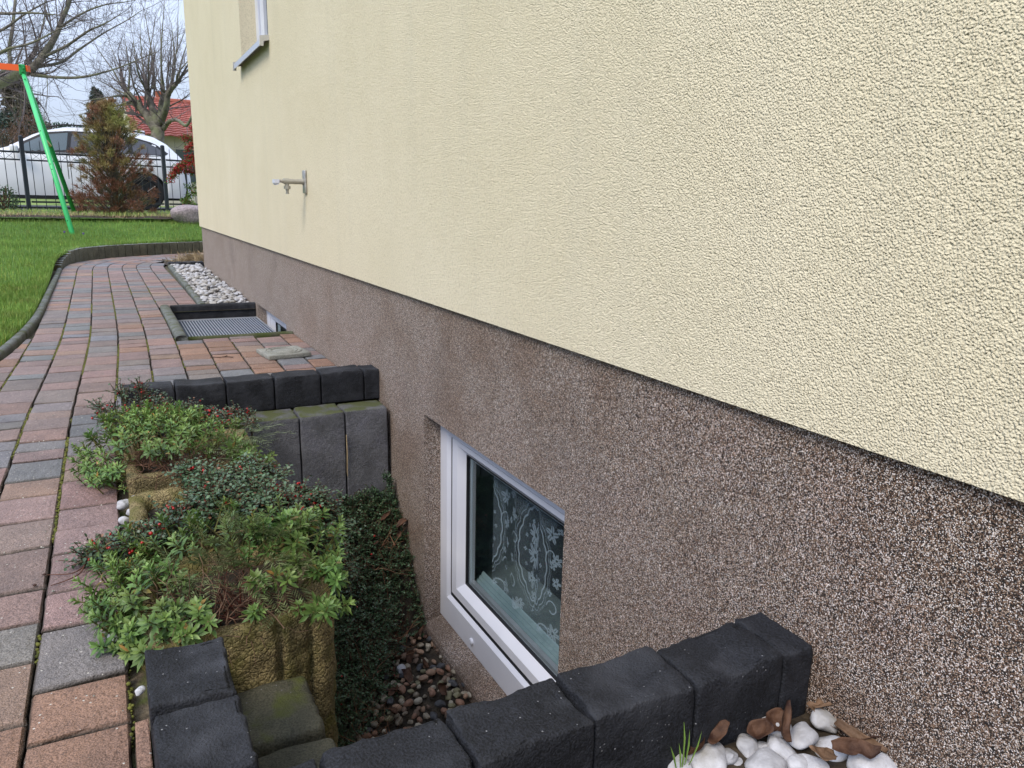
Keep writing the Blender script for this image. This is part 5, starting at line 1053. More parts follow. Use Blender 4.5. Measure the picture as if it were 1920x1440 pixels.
def edging(name, pts, w, zt, zb, m, label, cat='edging', group=None):
    """round-topped edging following a line"""
    pts = np.array(pts, float); t = norm(np.gradient(pts, axis=0)); nn = np.stack([t[:, 1], -t[:, 0]], -1); prof = [(-.5, zb), (-.5, zt-.018), (-.46, zt-.008), (-.3, zt-.002), (0, zt), (.3, zt-.002), (.46, zt-.008), (.5, zt-.018), (.5, zb)]
    z0 = lawn_z(pts[:, 0], pts[:, 1])*0
    V = np.stack([np.c_[pts+nn*w*a, np.full(len(pts), z)] for a, z in prof], 1); k = len(prof); V = V+noise3(V, 25, 4)*.0012
    g = np.arange(len(pts)*k).reshape(-1, k); mb = MB(); mb.add(V.reshape(-1, 3), [np.stack([g[:-1, :-1], g[:-1, 1:], g[1:, 1:], g[1:, :-1]], -1).reshape(-1, 4), g[0][None], g[-1][::-1][None]])
    c = pts.mean(0); o = mb.build(name, m, smooth=True, loc=(c[0], c[1], 0)); return tag(o, label, cat, group)
L2 = lambda a, b, n=12: [(a[0]+(b[0]-a[0])*t, a[1]+(b[1]-a[1])*t) for t in np.linspace(0, 1, n)]
edging('edging_stone', L2((.318, 4.515), (.318, 5.88)), .062, .022, -.3, 'edging', 'round-topped edging stone on the path side of the grate')
edging('edging_stone', L2((.352, 4.535), (XP-.002, 4.535)), .040, .010, -.3, 'edgemoss', 'mossy edging stone on the near side of the grate')
edging('edging_stone', L2((.352, 5.835), (XP-.002, 5.835)), .050, .022, -.3, 'block', 'mossy edging stone on the far side of the grate')
edging('edging_stone', L2((.573, 5.88), (.585, 7.1)), .050, .020, -.2, 'edging', 'edging stone between path and pebble strip, half nearest the grate')
edging('edging_stone', L2((.585, 7.105), (.600, 9.40)), .050, .020, -.2, 'edging', 'edging stone between path and pebble strip, far half')
pt = MB(); quad(pt, (.345, 4.55, -.5), (.345, 5.82, -.5), (.345, 5.82, -.02), (.345, 4.55, -.02)); quad(pt, (.34, 4.5, -.6), (XP, 4.5, -.6), (XP, 5.85, -.6), (.34, 5.85, -.6)); tag(pt.build('grate_pit_ground', 'earth'), kind='structure')
# lawn edging pieces beside the path
el = eline+eno*.018
ys_ = [-2, 0, 1, 2, 3, 4.02, 5.03, 6.04, 7.05, 8.06, 9.1]; elab = ['behind the camera', 'beside the camera', 'left of the nearest pavers', 'left of the nearest pavers further on', 'just outside the picture edge', 'at the picture edge where the path widens', 'where the path narrows', 'halfway along the lawn', 'past halfway along the lawn', 'last one before the black palisades']
for i in range(len(ys_)-1):
    s_ = (el[:, 1] >= ys_[i]-.12) & (el[:, 1] <= ys_[i+1]+.05)
    if s_.sum() > 2: edging('lawn_edging', el[s_], .045, .026, -.12, 'edging', 'grey lawn edging stone '+elab[i])
# low palisades round the lawn corner
C, s_ = offs(-.065); q = np.interp(9.35, C[:60+200, 1][:len(C)], s_[:len(C)]) if False else s_[np.argmin(np.abs(C[:, 1]-9.35)+10*(C[:, 0] > 0))]
k = 0
while q < s_[-1]-.2 and k < 40:
    p = along(C, s_, q+.06); p2 = along(C, s_, q+.12); a = math.atan2(p2[1]-p[1], p2[0]-p[0]); zt = float(np.interp(k, [0, 2, 4, 6, 8, 30], [.035, .065, .095, .135, .150, .155]))
    lb = ('low dark palisade where the lawn kerb starts beside the path' if k == 0 else 'low mossy palisade in the rising start of the curved lawn kerb' if k < 5 else 'low mossy palisade of the curved kerb holding the lawn')
    block('lawn_palisade', (p[0], p[1], zt-.15), (.108, .10, .30), 'kerb', lb, 'palisade', None if k == 0 else ('palisades at the rising start of the lawn kerb' if k < 5 else 'palisades of the curved lawn kerb'), seed=400+k, rot=a, n=(6, 6, 6), edge=.004)
    q += .1165; k += 1
# small corner bed beyond the pebbles
for i in range(5):
    block('corner_block', (.625+.075*i, 9.50, -.01), (.072, .09, .10), 'block', ['dark block of the corner bed, touching the path edging', 'dark block of the corner bed, second from the edging', 'dark block of the corner bed, in the middle', 'dark block of the corner bed, second from the plinth', 'dark block of the corner bed, touching the plinth'][i], seed=450+i, n=(5, 5, 5))
cb = MB(); grid(cb, np.linspace(.57, 1.6, 14), np.linspace(9.53, 10.32, 14), lambda a, b: .005+.05*np.exp(-((a-.95)**2+(b-9.95)**2)/.06)+.012*vnoise(np.stack([a, b, a*0], -1), 9)); tag(cb.build('corner_bed', 'earth', smooth=True), kind='structure')
dg = MB(); n = 1500; P = np.c_[rng.normal(.93, .12, n), rng.normal(9.85, .12, n)]; z = .01+.05*np.exp(-((P[:, 0]-.95)**2+(P[:, 1]-9.95)**2)/.06); A = rand_dir(n, .15); A[:, 0] = -np.abs(A[:, 0]); leaves(dg, np.c_[P, z], A, rand_dir(n, 1), rng.uniform(.05, .13, n), .004, rng.uniform(.5, 1.2, n)[:, None]*np.array([1, 1, 1]), curl=.3)
tag(dg.build('dry_grass_clump', 'straw', tinted=True), 'flattened dry grass clump in the bed at the house corner', 'dry grass')

# stone gully cover with carved relief
gc = empty('gully_cover', (.745, 3.88, .0), 'carved grey stone plate lying loose on the pavers by the plinth', 'stone plate')
a = MB(); rbox(a, (.745, 3.88, .012), (.215, .215, .022), r=.004, n=(10, 10, 3), amp=.0008, rot=.12); under(a.build('plate', 'cover', smooth=True), gc)
a = MB(); 
for rr_ in (.088, .066): 
    th = np.linspace(0, 2*math.pi, 41); poly_tube(a, [(.745+rr_*math.cos(t), 3.88+rr_*math.sin(t), .0235) for t in th], .0045, 6, caps=False)
th = np.linspace(0, 2*math.pi, 13)[:-1]; blobs(a, [(.745+.077*math.cos(t), 3.88+.077*math.sin(t), .0235) for t in th], .008, ICO1, squash=.45); blobs(a, [(.745, 3.88, .023)], .05, ICO2, squash=.12)
under(a.build('relief', 'cover', smooth=True), gc)
tw = MB(); poly_tube(tw, [(.40, 3.93, .005), (.44, 3.90, .006), (.47, 3.915, .005), (.50, 3.89, .004)], .0022, 6, tint=(.5, .4, .4)); poly_tube(tw, [(.46, 3.91, .005), (.48, 3.94, .005)], .0018, 5, tint=(.5, .4, .4)); tag(tw.build('fallen_twig', 'twig', tinted=True), 'small forked twig on the paving left of the stone plate', 'twig')

# ================================================================ GARDEN BEYOND
# fence bed
bd = MB(); 
def bedz(a, b): return lawn_z(a, b)+.06*np.exp(-((b-(13.55+.0*a))/.35)**2)+.02*vnoise(np.stack([a, b, a*0], -1), 5, 7)
grid(bd, np.linspace(-7, 6, 90), np.linspace(13.45, 13.95, 20), bedz); tag(bd.build('flower_bed', 'earth', smooth=True), kind='structure')
P = np.c_[rng.uniform(-6, 5, 4200), rng.uniform(13.5, 13.9, 4200)]; P3 = np.c_[P, bedz(P[:, 0], P[:, 1])-.004]
blades('bed_litter', P3, .06, .006, lambda n: rng.uniform(.25, .9, n)[:, None]*np.array([.8, .8, .65]), 'matted dry stalks and weeds covering the bed below the fence', lean=2.6, mt='straw')
# fence
f1 = dp(57, 409, 13.3); f2 = dp(314.6, 403, 14.9); fd_ = norm((f2-f1)[:2]); sp_ = np.linalg.norm((f2-f1)[:2]); zb0 = .40
def fence_panel(i0):
    a = f1[:2]+fd_*sp_*i0; b = a+fd_*sp_; return a, b
t1 = dp(39.6, 258, 13.3); ZP = t1[2]
for i in range(-2, 4):
    a = f1[:2]+fd_*sp_*i; lb = {-2: 'fence post out of view beyond the swing side', -1: 'fence post just outside the picture', 0: 'dark fence post standing behind the green swing legs', 1: 'dark fence post between the pine and the red-berried bush', 2: 'fence post hidden behind the house corner', 3: 'last fence post hidden behind the house'}[i]
    mb = MB(); rbox(mb, (0, 0, 0), (.062, .062, ZP-.30), r=.004, n=(2, 2, 3), amp=0, rot=math.atan2(fd_[1], fd_[0])); mb.add(np.array([(-.034, -.034, 0), (.034, -.034, 0), (.034, .034, 0), (-.034, .034, 0), (0, 0, .018)])+[0, 0, (ZP-.30)/2], [np.array([[0, 3, 2, 1]]), np.array([[0, 1, 4], [1, 2, 4], [2, 3, 4], [3, 0, 4]])]); o = mb.build('fence_post', 'fence'); o.location = (a[0], a[1], (ZP+.30)/2); tag(o, lb, 'fence post')
for i in range(-2, 3):
    a, b = fence_panel(i); e = empty('metal_fence', (a[0], a[1], .4), {-2: 'fence panel out of view left of the picture', -1: 'metal fence panel at the left picture edge before the car door', 0: 'metal fence panel between the two visible posts', 1: 'metal fence panel before the car tail lamp', 2: 'metal fence panel hidden behind the house'}[i], 'fence')
    zr = [dp(52, 287, 13.3)[2], dp(52, 301, 13.3)[2], dp(100, 379, 13.6)[2]]
    mb = MB(); aa = a+fd_*.05; bb = b-fd_*.05
    def bar(p, q, hw, hz, z0, z1):
        n2 = np.array([-fd_[1], fd_[0]])*hw; P = [(*(p-n2), z0-hz), (*(q-n2), z1-hz), (*(q+n2), z1-hz), (*(p+n2), z0-hz), (*(p-n2), z0+hz), (*(q-n2), z1+hz), (*(q+n2), z1+hz), (*(p+n2), z0+hz)]; mb.add(P, BOXF)
    for z_, hz_ in zip(zr, (.016, .013, .016)): bar(aa, bb, .012, hz_, z_, z_)
    under(mb.build('rails', 'fence'), e)
    br = MB(); nb = 15; pp = [aa+(bb-aa)*t for t in (np.arange(nb)+.5)/nb]; zt_ = dp(115, 266, 13.6)[2]
    tubes(br, [(*p, .40) for p in pp], [(*p, zt_-.05) for p in pp], .0065, .0065, 6); tubes(br, [(*p, zt_-.05) for p in pp], [(*p, zt_) for p in pp], .0075, .001, 6); under(br.build('bars', 'fence'), e)
    xx = MB(); st_ = (bb-aa)/nb
    for p in pp[:-1]: tubes(xx, [(*p, zr[0]), (*p, zr[1])], [(*(p+st_), zr[1]), (*(p+st_), zr[0])], .003, .003, 5)
    under(xx.build('cross_braces', 'fence'), e)
# swing frame
sw = empty('swing_frame', dp(140, 453, 11.0), 'garden swing frame with bright green legs and orange top beam', 'swing frame')
topp = dp(42, 128, 11.6); ft1 = dp(141, 454, 10.6); ft2 = dp(151, 430, 12.8); ft1[2] -= .02
a = MB(); poly_tube(a, [topp+[0, -.02, -.06], topp*.6+ft1*.4, ft1], [.030, .034, .034], 14); under(a.build('leg', 'green', smooth=True), sw)
a = MB(); blobs(a, [ft1+(topp-ft1)*t+[-.01, -.034, 0] for t in (.12, .40, .43, .62, .93)], .010, ICO1); under(a.build('bolts', 'blackp'), sw)
a = MB(); poly_tube(a, [topp+[0, .02, -.04], topp*.6+ft2*.4, ft2], [.030, .034, .034], 14); under(a.build('leg', 'greend', smooth=True), sw)
bdir = dp(0, 122, 11.6)-dp(45, 126, 11.6); bdir = norm(bdir); a = MB(); s0_ = topp-bdir*.10; e0_ = topp+bdir*2.6
n2 = np.array([-bdir[1], bdir[0], 0])*.035; u2 = np.array([0, 0, .045]); P = [s0_-n2-u2, e0_-n2-u2, e0_+n2-u2, s0_+n2-u2, s0_-n2+u2, e0_-n2+u2, e0_+n2+u2, s0_+n2+u2]; a.add(P, BOXF); under(a.build('top_beam', 'orange'), sw)
a = MB(); rbox(a, topp+[.0, -.04, -.03], (.09, .09, .16), r=.02, n=(3, 3, 3), amp=0); blobs(a, [topp+[-.03, -.09, .03], topp+[.02, -.09, -.01], topp+[0, -.09, -.06]], .014, ICO1); under(a.build('bracket', 'greend', smooth=True), sw)
a = MB(); m1_ = ft1+(topp-ft1)*((454-266)/(454-128)); m2_ = ft2+(topp-ft2)*((430-266)/(430-128)); poly_tube(a, [m1_, m2_], .022, 8); under(a.build('spacer_bar', 'yellow'), sw)
for k_, (fx, px, py) in enumerate(((0, -40, 455), (1, -30, 430))):
    a = MB(); top2 = topp+bdir*2.5; f_ = top2+np.array([-.5, (-1 if k_ == 0 else 1)*1.0, 0]); f_[2] = float(lawn_z(np.array(f_[0]), np.array(f_[1]))); poly_tube(a, [top2, f_], .034, 10); under(a.build('leg', 'green', smooth=True), sw)
# crocuses
for (px, py, lb) in ((123, 456, 'small violet crocus in the lawn left of the swing foot'), (158, 454, 'small violet crocus in the lawn right of the swing foot')):
    p = dp(px, py, 10.4); p[2] = float(lawn_z(np.array(p[0]), np.array(p[1])))+.05; a = MB(); leaves(a, np.repeat([p], 6, 0), [[math.cos(t), math.sin(t), 1.6] for t in np.arange(6)*1.05], [[math.cos(t), math.sin(t), -.3] for t in np.arange(6)*1.05], .035, .016, [1, 1, 1]); o = a.build('crocus', 'violet'); tag(o, lb, 'crocus')
# daffodil leaf clump
p = dp(98, 407, 12.9); a = MB(); n = 26; ph = rng.uniform(0, 6.28, n); D = np.c_[np.cos(ph)*.6, np.sin(ph)*.6, np.full(n, 1.)]; leaves(a, np.repeat([p], n, 0)+rng.normal(size=(n, 3))*[.03, .03, 0], D, np.c_[np.cos(ph), np.sin(ph), -.4*np.ones(n)]*-1, rng.uniform(.13, .24, n), .014, [.8, .95, 1.1], curl=.35)
tag(a.build('daffodil_clump', 'grass', tinted=True), 'clump of long green bulb leaves in the bed behind the swing', 'plant')

# ---- trees
def bare_tree(name, label, trunkpts, limbs, seed, levels=3, twig_r=.004, cat='bare tree', up=.25, mult=1., lenk=.55, mtw='twigfar'):
    """trunkpts: [(point, radius)...]; limbs: list of such polylines; twigs grown from them"""
    r_ = np.random.default_rng(seed); tr = MB(); seg = [[], [], [], []]
    def pl(pts, mb, k): P = catmull3([p for p, _ in pts], 5); q = np.linspace(0, len(pts)-1, len(P)); R = np.interp(q, range(len(pts)), [r for _, r in pts]); P = P+noise3(P, 1.1, seed)*.05; poly_tube(mb, P, R, k); return P, R
    e = empty(name, trunkpts[0][0], label, cat)
    pl(trunkpts, tr, 10); under(tr.build('trunk', 'bark', smooth=True), e)
    def grow(p, d, L0, r0, lev):
        n = 5 if lev > 0 else 4; pts = [p]; rr = [r0]
        for i in range(n):
            d = norm(d+r_.normal(size=3)*(.16+.05*(2-lev))+np.array([0, 0, up*.25])); p = p+d*L0/n; pts.append(p); rr.append(max(r0*(1-.75*(i+1)/n), twig_r*.5))
        for i in range(n): seg[0].append(pts[i]); seg[1].append(pts[i+1]); seg[2].append(rr[i]); seg[3].append(rr[i+1])
        if lev > 0:
            m_ = int((4+lev)*mult)
            for q in range(m_):
                t = r_.uniform(.15, 1.)*n; i = min(int(t), n-1); pp = pts[i]+(pts[i+1]-pts[i])*(t-i); ax = norm(pts[i+1]-pts[i]); dd = norm(ax*.75+r_.normal(size=3)*.55+np.array([0, 0, up])); grow(pp, dd, L0*lenk*r_.uniform(.6, 1.2), max(rr[i]*.5, twig_r), lev-1)
    lm = MB()
    for li in limbs:
        P, R = pl(li, lm, 8); n = len(P)
        for q in range(int(n*1.1*mult)):
            i = r_.integers(1, n-1); ax = norm(P[min(i+1, n-1)]-P[i-1]); side = r_.normal(size=3); d = norm(ax*.7+side*.6+np.array([0, 0, up])); grow(P[i], d, r_.uniform(.5, 1.15)*(.6+12*R[i]), max(R[i]*.30, twig_r*1.4), levels-1)
        grow(P[-1], norm(P[-1]-P[-2]), 1.2, R[-1], levels-1)
    under(lm.build('limbs', 'bark', smooth=True), e)
    if seg[0]: sg = MB(); tubes(sg, np.array(seg[0]), np.array(seg[1]), np.array(seg[2]), np.array(seg[3]), 3); under(sg.build('crown', mtw), e)
    return e
# tall tree at the left: heavy limb entering from the left edge
D1 = 15.5
q_ = lambda px, py, r, D=D1: (dp(px, py, D), r)
bare_tree('bare_tree', 'large bare tree whose heavy limbs reach in from the left above the swing', [q_(-330, 395, .30, 15.8), q_(-300, 300, .27), q_(-250, 240, .24), q_(-190, 200, .20)],
 [[q_(-190, 200, .17), q_(-90, 185, .13), q_(0, 158, .10), q_(30, 143, .095), q_(60, 132, .085), q_(85, 100, .07), q_(105, 68, .058), q_(115, 40, .05), q_(132, -5, .04), q_(150, -80, .03)],
  [q_(60, 143, .035), q_(100, 147, .03), q_(150, 143, .025, 15.0), q_(190, 134, .018, 14.6), q_(240, 118, .011, 14.2), q_(300, 95, .005, 14)],
  [q_(70, 128, .035), q_(115, 118, .028, 15.8), q_(150, 95, .022, 16), q_(200, 60, .014, 16.3), q_(262, 18, .007, 16.5)],
  [q_(85, 108, .03), q_(125, 88, .026, 15), q_(165, 62, .02, 14.8), q_(190, 48, .013, 14.6), q_(230, 25, .006, 14.4)],
  [q_(112, 52, .026), q_(150, 30, .02, 15.3), q_(200, 8, .012, 15.1), q_(260, -6, .006, 15)],
  [q_(-80, 190, .06), q_(-20, 150, .05), q_(18, 125, .045, 16), q_(18, 90, .04, 16.2), q_(26, 40, .033, 16.4), q_(30, -20, .025, 16.6)],
  [q_(-60, 140, .04), q_(0, 100, .03, 15), q_(50, 84, .022, 14.8), q_(95, 62, .012, 14.6), q_(150, 40, .006, 14.4)],
  [q_(50, 135, .03), q_(62, 95, .022, 16.3), q_(80, 45, .016, 16.5), q_(85, 0, .01, 16.7)],
  [q_(-60, 80, .04), q_(0, 60, .03, 16), q_(45, 30, .02, 16), q_(90, 5, .012, 16)],
  [q_(-60, 20, .04), q_(0, 25, .03, 15), q_(60, 20, .02, 15), q_(120, 30, .008, 15)]], 5, levels=3, twig_r=.0030, up=.12, mult=.75)
# round bare tree behind the car
t_ = lambda px, py, r, D=22.: (dp(px, py, D), r)
limbs = [[t_(295, 245, .17), t_(275, 215, .13), t_(255, 195, .11), t_(240, 175, .09)], [t_(295, 235, .14), t_(285, 205, .10), t_(277, 178, .08), t_(275, 165, .06)], [t_(300, 235, .13), t_(300, 205, .10), t_(304, 180, .08), t_(320, 165, .06)], [t_(298, 230, .11), t_(312, 205, .09, 21.5), t_(316, 180, .08, 21.3), t_(330, 160, .05, 21)], [t_(305, 240, .07), t_(330, 225, .05, 21), t_(350, 235, .04, 20.5), t_(362, 215, .03, 20.3)]]
for (x0_, y0_, x1_, y1_) in ((240, 175, 205, 120), (240, 175, 235, 110), (240, 178, 180, 150), (255, 190, 215, 165), (275, 170, 262, 90), (277, 170, 290, 80), (277, 178, 250, 110), (320, 165, 320, 80), (318, 165, 345, 95), (305, 178, 300, 90), (330, 160, 360, 90), (330, 160, 372, 130), (285, 165, 270, 60), (316, 178, 335, 60), (240, 180, 160, 190), (255, 190, 150, 215), (240, 178, 170, 110), (300, 170, 310, 40), (262, 190, 190, 205)):
    y1_ -= 38 if y1_ < 140 else 0; D_ = 22+rng.uniform(-1.6, 1.6); limbs.append([t_(x0_, y0_, .036), t_(x0_*.6+x1_*.4+rng.uniform(-8, 8), y0_*.55+y1_*.45, .020, D_), t_(x1_, y1_, .007, D_)])
bare_tree('bare_tree', 'round-headed bare tree standing behind the white car before the red roof', [t_(297, 330, .24), t_(296, 290, .21), t_(295, 262, .20), t_(296, 240, .17)], limbs, 9, levels=3, twig_r=.0034, up=.22, mult=.62, lenk=.62)
# thin weeping tree at the left edge
D_ = 24; hs = []
for i in range(26):
    x = rng.uniform(-60, 95); y = rng.uniform(90, 170); hs.append([t_(x, y, .007, D_+rng.uniform(-1, 1)), t_(x+rng.uniform(-6, 6), y+40, .005, D_), t_(x+rng.uniform(-10, 4), y+90+rng.uniform(0, 30), .003, D_)])
bare_tree('birch_tree', 'thin bare birch with hanging twigs at the left edge behind the swing', [t_(-40, 360, .10, D_), t_(-42, 200, .08, D_), t_(-40, 60, .05, D_)], hs+[[t_(-40, 120, .03, D_), t_(20, 95, .02, D_), t_(80, 90, .01, D_)], [t_(-40, 190, .03, D_), t_(20, 185, .018, D_), t_(65, 200, .008, D_)]], 12, levels=1, twig_r=.004, up=-.2, mult=.5)

def conifer(name, label, base, H, R, m, seed, n=2600, tintc=(1, 1, 1), top=None, cat='conifer', start=.05, needle=.16, droop=.25, r_w=.05):
    r_ = np.random.default_rng(seed); e = empty(name, base, label, cat); tk = MB(); poly_tube(tk, [base, base+[0, 0, H*.5], base+[0, 0, H]], [H*.03, H*.018, .01], 7); under(tk.build('trunk', 'bark'), e)
    br = MB(); P0 = []; P1 = []; LP = []; LD = []
    for i in range(int(n/22)):
        t = start+(1-start)*(i/(n/22))**.85; a = r_.uniform(0, 6.28); L0 = R*(1-t)**.8*r_.uniform(.75, 1.15)+.05*H*.3; d = np.array([math.cos(a), math.sin(a), .15-droop*(1-t)]); b = base+np.array([0, 0, H*t]); P0.append(b); P1.append(b+norm(d)*L0)
        for q in range(22):
            s = r_.uniform(.15, 1.0); LP.append(b+norm(d)*L0*s+r_.normal(size=3)*.05*L0+[0, 0, -.05*L0*s]); LD.append(norm(d+r_.normal(size=3)*.55+[0, 0, .1]))
    tubes(br, P0, P1, H*.006, .004, 4); under(br.build('branches', 'bark'), e)
    lf = MB(); LP = np.array(LP); LD = np.array(LD); nn = len(LP); zt = (LP[:, 2]-base[2])/H; tc_ = np.tile(np.array(tintc, float), (nn, 1))*r_.uniform(.55, 1.3, nn)[:, None]
    if top is not None: tc_[(zt > .62)] *= np.array(top)
    for q in range(3): leaves(lf, LP, LD+r_.normal(size=LD.shape)*.35, rand_dir(nn, .6), needle*r_.uniform(.6, 1.2, nn), needle*r_w*4, tc_, curl=.1, fold=.05)
    under(lf.build('needles', m, tinted=True), e); return e
conifer('spruce_tree', 'blue green spruce with a brown top standing beyond the road at the left', dp(52, 330, 34), 4.4, 1.6, 'spruce', 3, n=6000, top=(2.2, 1.25, 1.1), needle=.22)
conifer('spruce_tree', 'small dark conifer top beside the red roof', dp(196, 330, 36), 3.9, 1.0, 'spruce', 4, n=2600, tintc=(.6, .7, .6), needle=.2)
# distant hedge line and dry bushes
def bush(name, label, c, R, m, seed, n=2500, tintc=(1, 1, 1), leaf=.09, w=.5, cat='bush', twigs=True):
    r_ = np.random.default_rng(seed); e = empty(name, (c[0], c[1], c[2]-R[2]), label, cat); d = norm(r_.normal(size=(n, 3))); q = r_.uniform(.45, 1.0, n)**.6; P = c+d*q[:, None]*np.array(R)*(1+.22*vnoise(d, 2.4, seed))[:, None]
    lf = MB(); leaves(lf, P, norm(d+r_.normal(size=(n, 3))*.7+[0, 0, .2]), rand_dir(n, .8), leaf*r_.uniform(.6, 1.2, n), leaf*w, np.array(tintc)*r_.uniform(.55, 1.35, n)[:, None], rnd=w > .3)
    under(lf.build('foliage', m, tinted=True), e)
    if twigs:
        st = MB(); b = np.array([c[0], c[1], c[2]-R[2]]); ix = r_.choice(n, 60); tubes(st, np.tile(b, (60, 1)), P[ix], .012, .004, 4, tint=np.tile([.7, .6, .5], (60, 1))); under(st.build('stems', 'twig', tinted=True), e)
    return e
bush('dry_bush', 'brown twiggy bush at the left picture edge beyond the car', dp(8, 278, 27), (1.0, .8, .75), 'brownfol', 31, 3000, (.55, .5, .5), .12, .12)
bush('dry_bush', 'brown dry bush standing below the spruce', dp(62, 262, 30), (.9, .8, 1.1), 'brownfol', 32, 3000, (.7, .62, .6), .12, .12)
bush('dark_hedge', 'low dark green bush on the skyline above the car roof', dp(118, 262, 45), (2.0, .8, .85), 'spruce', 33, 2600, (.7, .9, .7), .2, .4)
bush('dark_hedge', 'dark green bush beyond the car windscreen', dp(-20, 285, 40), (2.6, 1, 1.0), 'spruce', 34, 2600, (.7, .8, .6), .2, .4)
bush('evergreen_shrub', 'small dark evergreen shrub before the fence at the left edge', dp(8, 377, 12.9), (.22, .2, .27), 'leafdark', 35, 900, (1.2, 1.2, 1.2), .035, .5)
bush('weed_tuft', 'small brown weed tuft before the fence beside the pine', dp(155, 392, 12.9), (.12, .1, .14), 'brownfol', 36, 260, (1, .95, .9), .05, .2)
# yellowing pine before the fence
pb_ = dp(222, 419, 12.9); H = 1.98; e = empty('young_pine', pb_, 'young yellowing pine with brown lower needles before the fence', 'pine'); r_ = np.random.default_rng(77)
tk = MB(); poly_tube(tk, [pb_, pb_+[-.02, 0, .8], pb_+[.03, 0, 1.5], pb_+[.0, 0, H-.05]], [.035, .026, .016, .006], 7); under(tk.build('trunk', 'bark'), e)
tips = []; P0 = []; P1 = []
prof = lambda t: np.interp(t, [0, .08, .22, .4, .55, .72, .85, 1], [.44, .56, .60, .58, .56, .50, .40, .12])
for i in range(560):
    t = r_.uniform(.02, 1)**.95; a = r_.uniform(0, 6.28); R_ = prof(t)*r_.uniform(.2, 1.1); b = pb_+np.array([0, 0, max(H*t-.42, .02)]); tip = pb_+np.array([math.cos(a)*R_, math.sin(a)*R_, H*t+r_.normal()*.05]); tip[2] = min(tip[2], pb_[2]+H); P0.append(b); P1.append(tip); tips.append(tip)
tubes(br := MB(), P0, P1, .007, .004, 4); under(br.build('branches', 'bark'), e)
tips = np.array(tips); lf = MB(); nd = 50
for q in range(nd):
    ax = norm(tips-np.array(P0)); d = norm(ax*.8+r_.normal(size=tips.shape)*.55+[0, 0, .15]); t = (tips[:, 2]-pb_[2])/H; ex = np.abs(tips[:, 0]-pb_[0])
    br_ = np.clip((1.02-t)*1.8+vnoise(tips, 3, 5)*1.1, 0, 1)[:, None]; c_ = np.array([[1.0, 1.05, .9]])*(1-br_)+np.array([[.80, .40, .66]])*br_
    leaves(lf, tips-ax*r_.uniform(0, .035, (len(tips), 1))*(1+2*(q%3==0)), d, rand_dir(len(tips), .3), r_.uniform(.06, .11, len(tips)), .006, c_*r_.uniform(.65, 1.35, (len(tips), 1)), curl=.15, fold=.05)
under(lf.build('needles', 'pine', tinted=True), e)
# firethorn with red berries at the house corner
c = dp(352, 300, 12.6); e = empty('firethorn', (c[0], c[1], .35), 'firethorn bush with bunches of red berries peeping out behind the house corner', 'shrub'); st = MB(); lf = MB(); be = MB(); BP = []
for ln in ([(385, 330), (360, 322), (335, 318), (318, 338)], [(390, 320), (365, 308), (345, 306), (330, 318), (322, 332)], [(395, 300), (372, 275), (358, 262), (345, 258)], [(395, 290), (365, 270), (350, 282)], [(390, 400), (365, 385), (345, 378)], [(395, 380), (368, 360), (352, 370), (345, 385)], [(395, 260), (375, 250), (360, 240)], [(392, 395), (372, 392), (352, 388)], [(392, 280), (372, 292), (352, 296)], [(392, 345), (372, 350), (350, 352)]):
    P = catmull3([dp(a, b, 12.5+rng.uniform(-.2, .2)) for a, b in ln], 8); tubes(st, P[:-1], P[1:], .006, .005, 4, tint=np.tile([.7, .6, .5], (len(P)-1, 1)))
    red = ln[0][1] < 340
    for p in P:
        m_ = 12; leaves(lf, np.repeat([p], m_, 0)+rng.normal(size=(m_, 3))*.03, rand_dir(m_, .2), rand_dir(m_, 1), rng.uniform(.03, .05, m_), .018, np.tile([1.0, 1.0, .7] if not red else [.8, .75, .6], (m_, 1))*rng.uniform(.5, 1.1, m_)[:, None])
        if red: BP += list(p+rng.normal(size=(16, 3))*[.028, .028, .028])
        elif rng.random() < .3: BP += list(p+rng.normal(size=(3, 3))*.02)
BP = np.array(BP); rng.shuffle(BP); berry_parts(BP[:100], e, .011); blobs(be, BP[100:], .0095, ICO0); under(lf.build('foliage', 'leafgreen', tinted=True), e); under(st.build('stems', 'twig', tinted=True), e); under(be.build('berries', 'berry', smooth=True), e)['kind'] = 'stuff'
# boulder
o = put('boulder', pebble_mesh('boulder_mesh', 'boulder', 91, (1, .75, .62), .18, ICO3), dp(357, 404, 12.2), (0, .1, .3), .30, 'rounded pinkish grey boulder at the lawn edge beside the house corner', 'boulder')

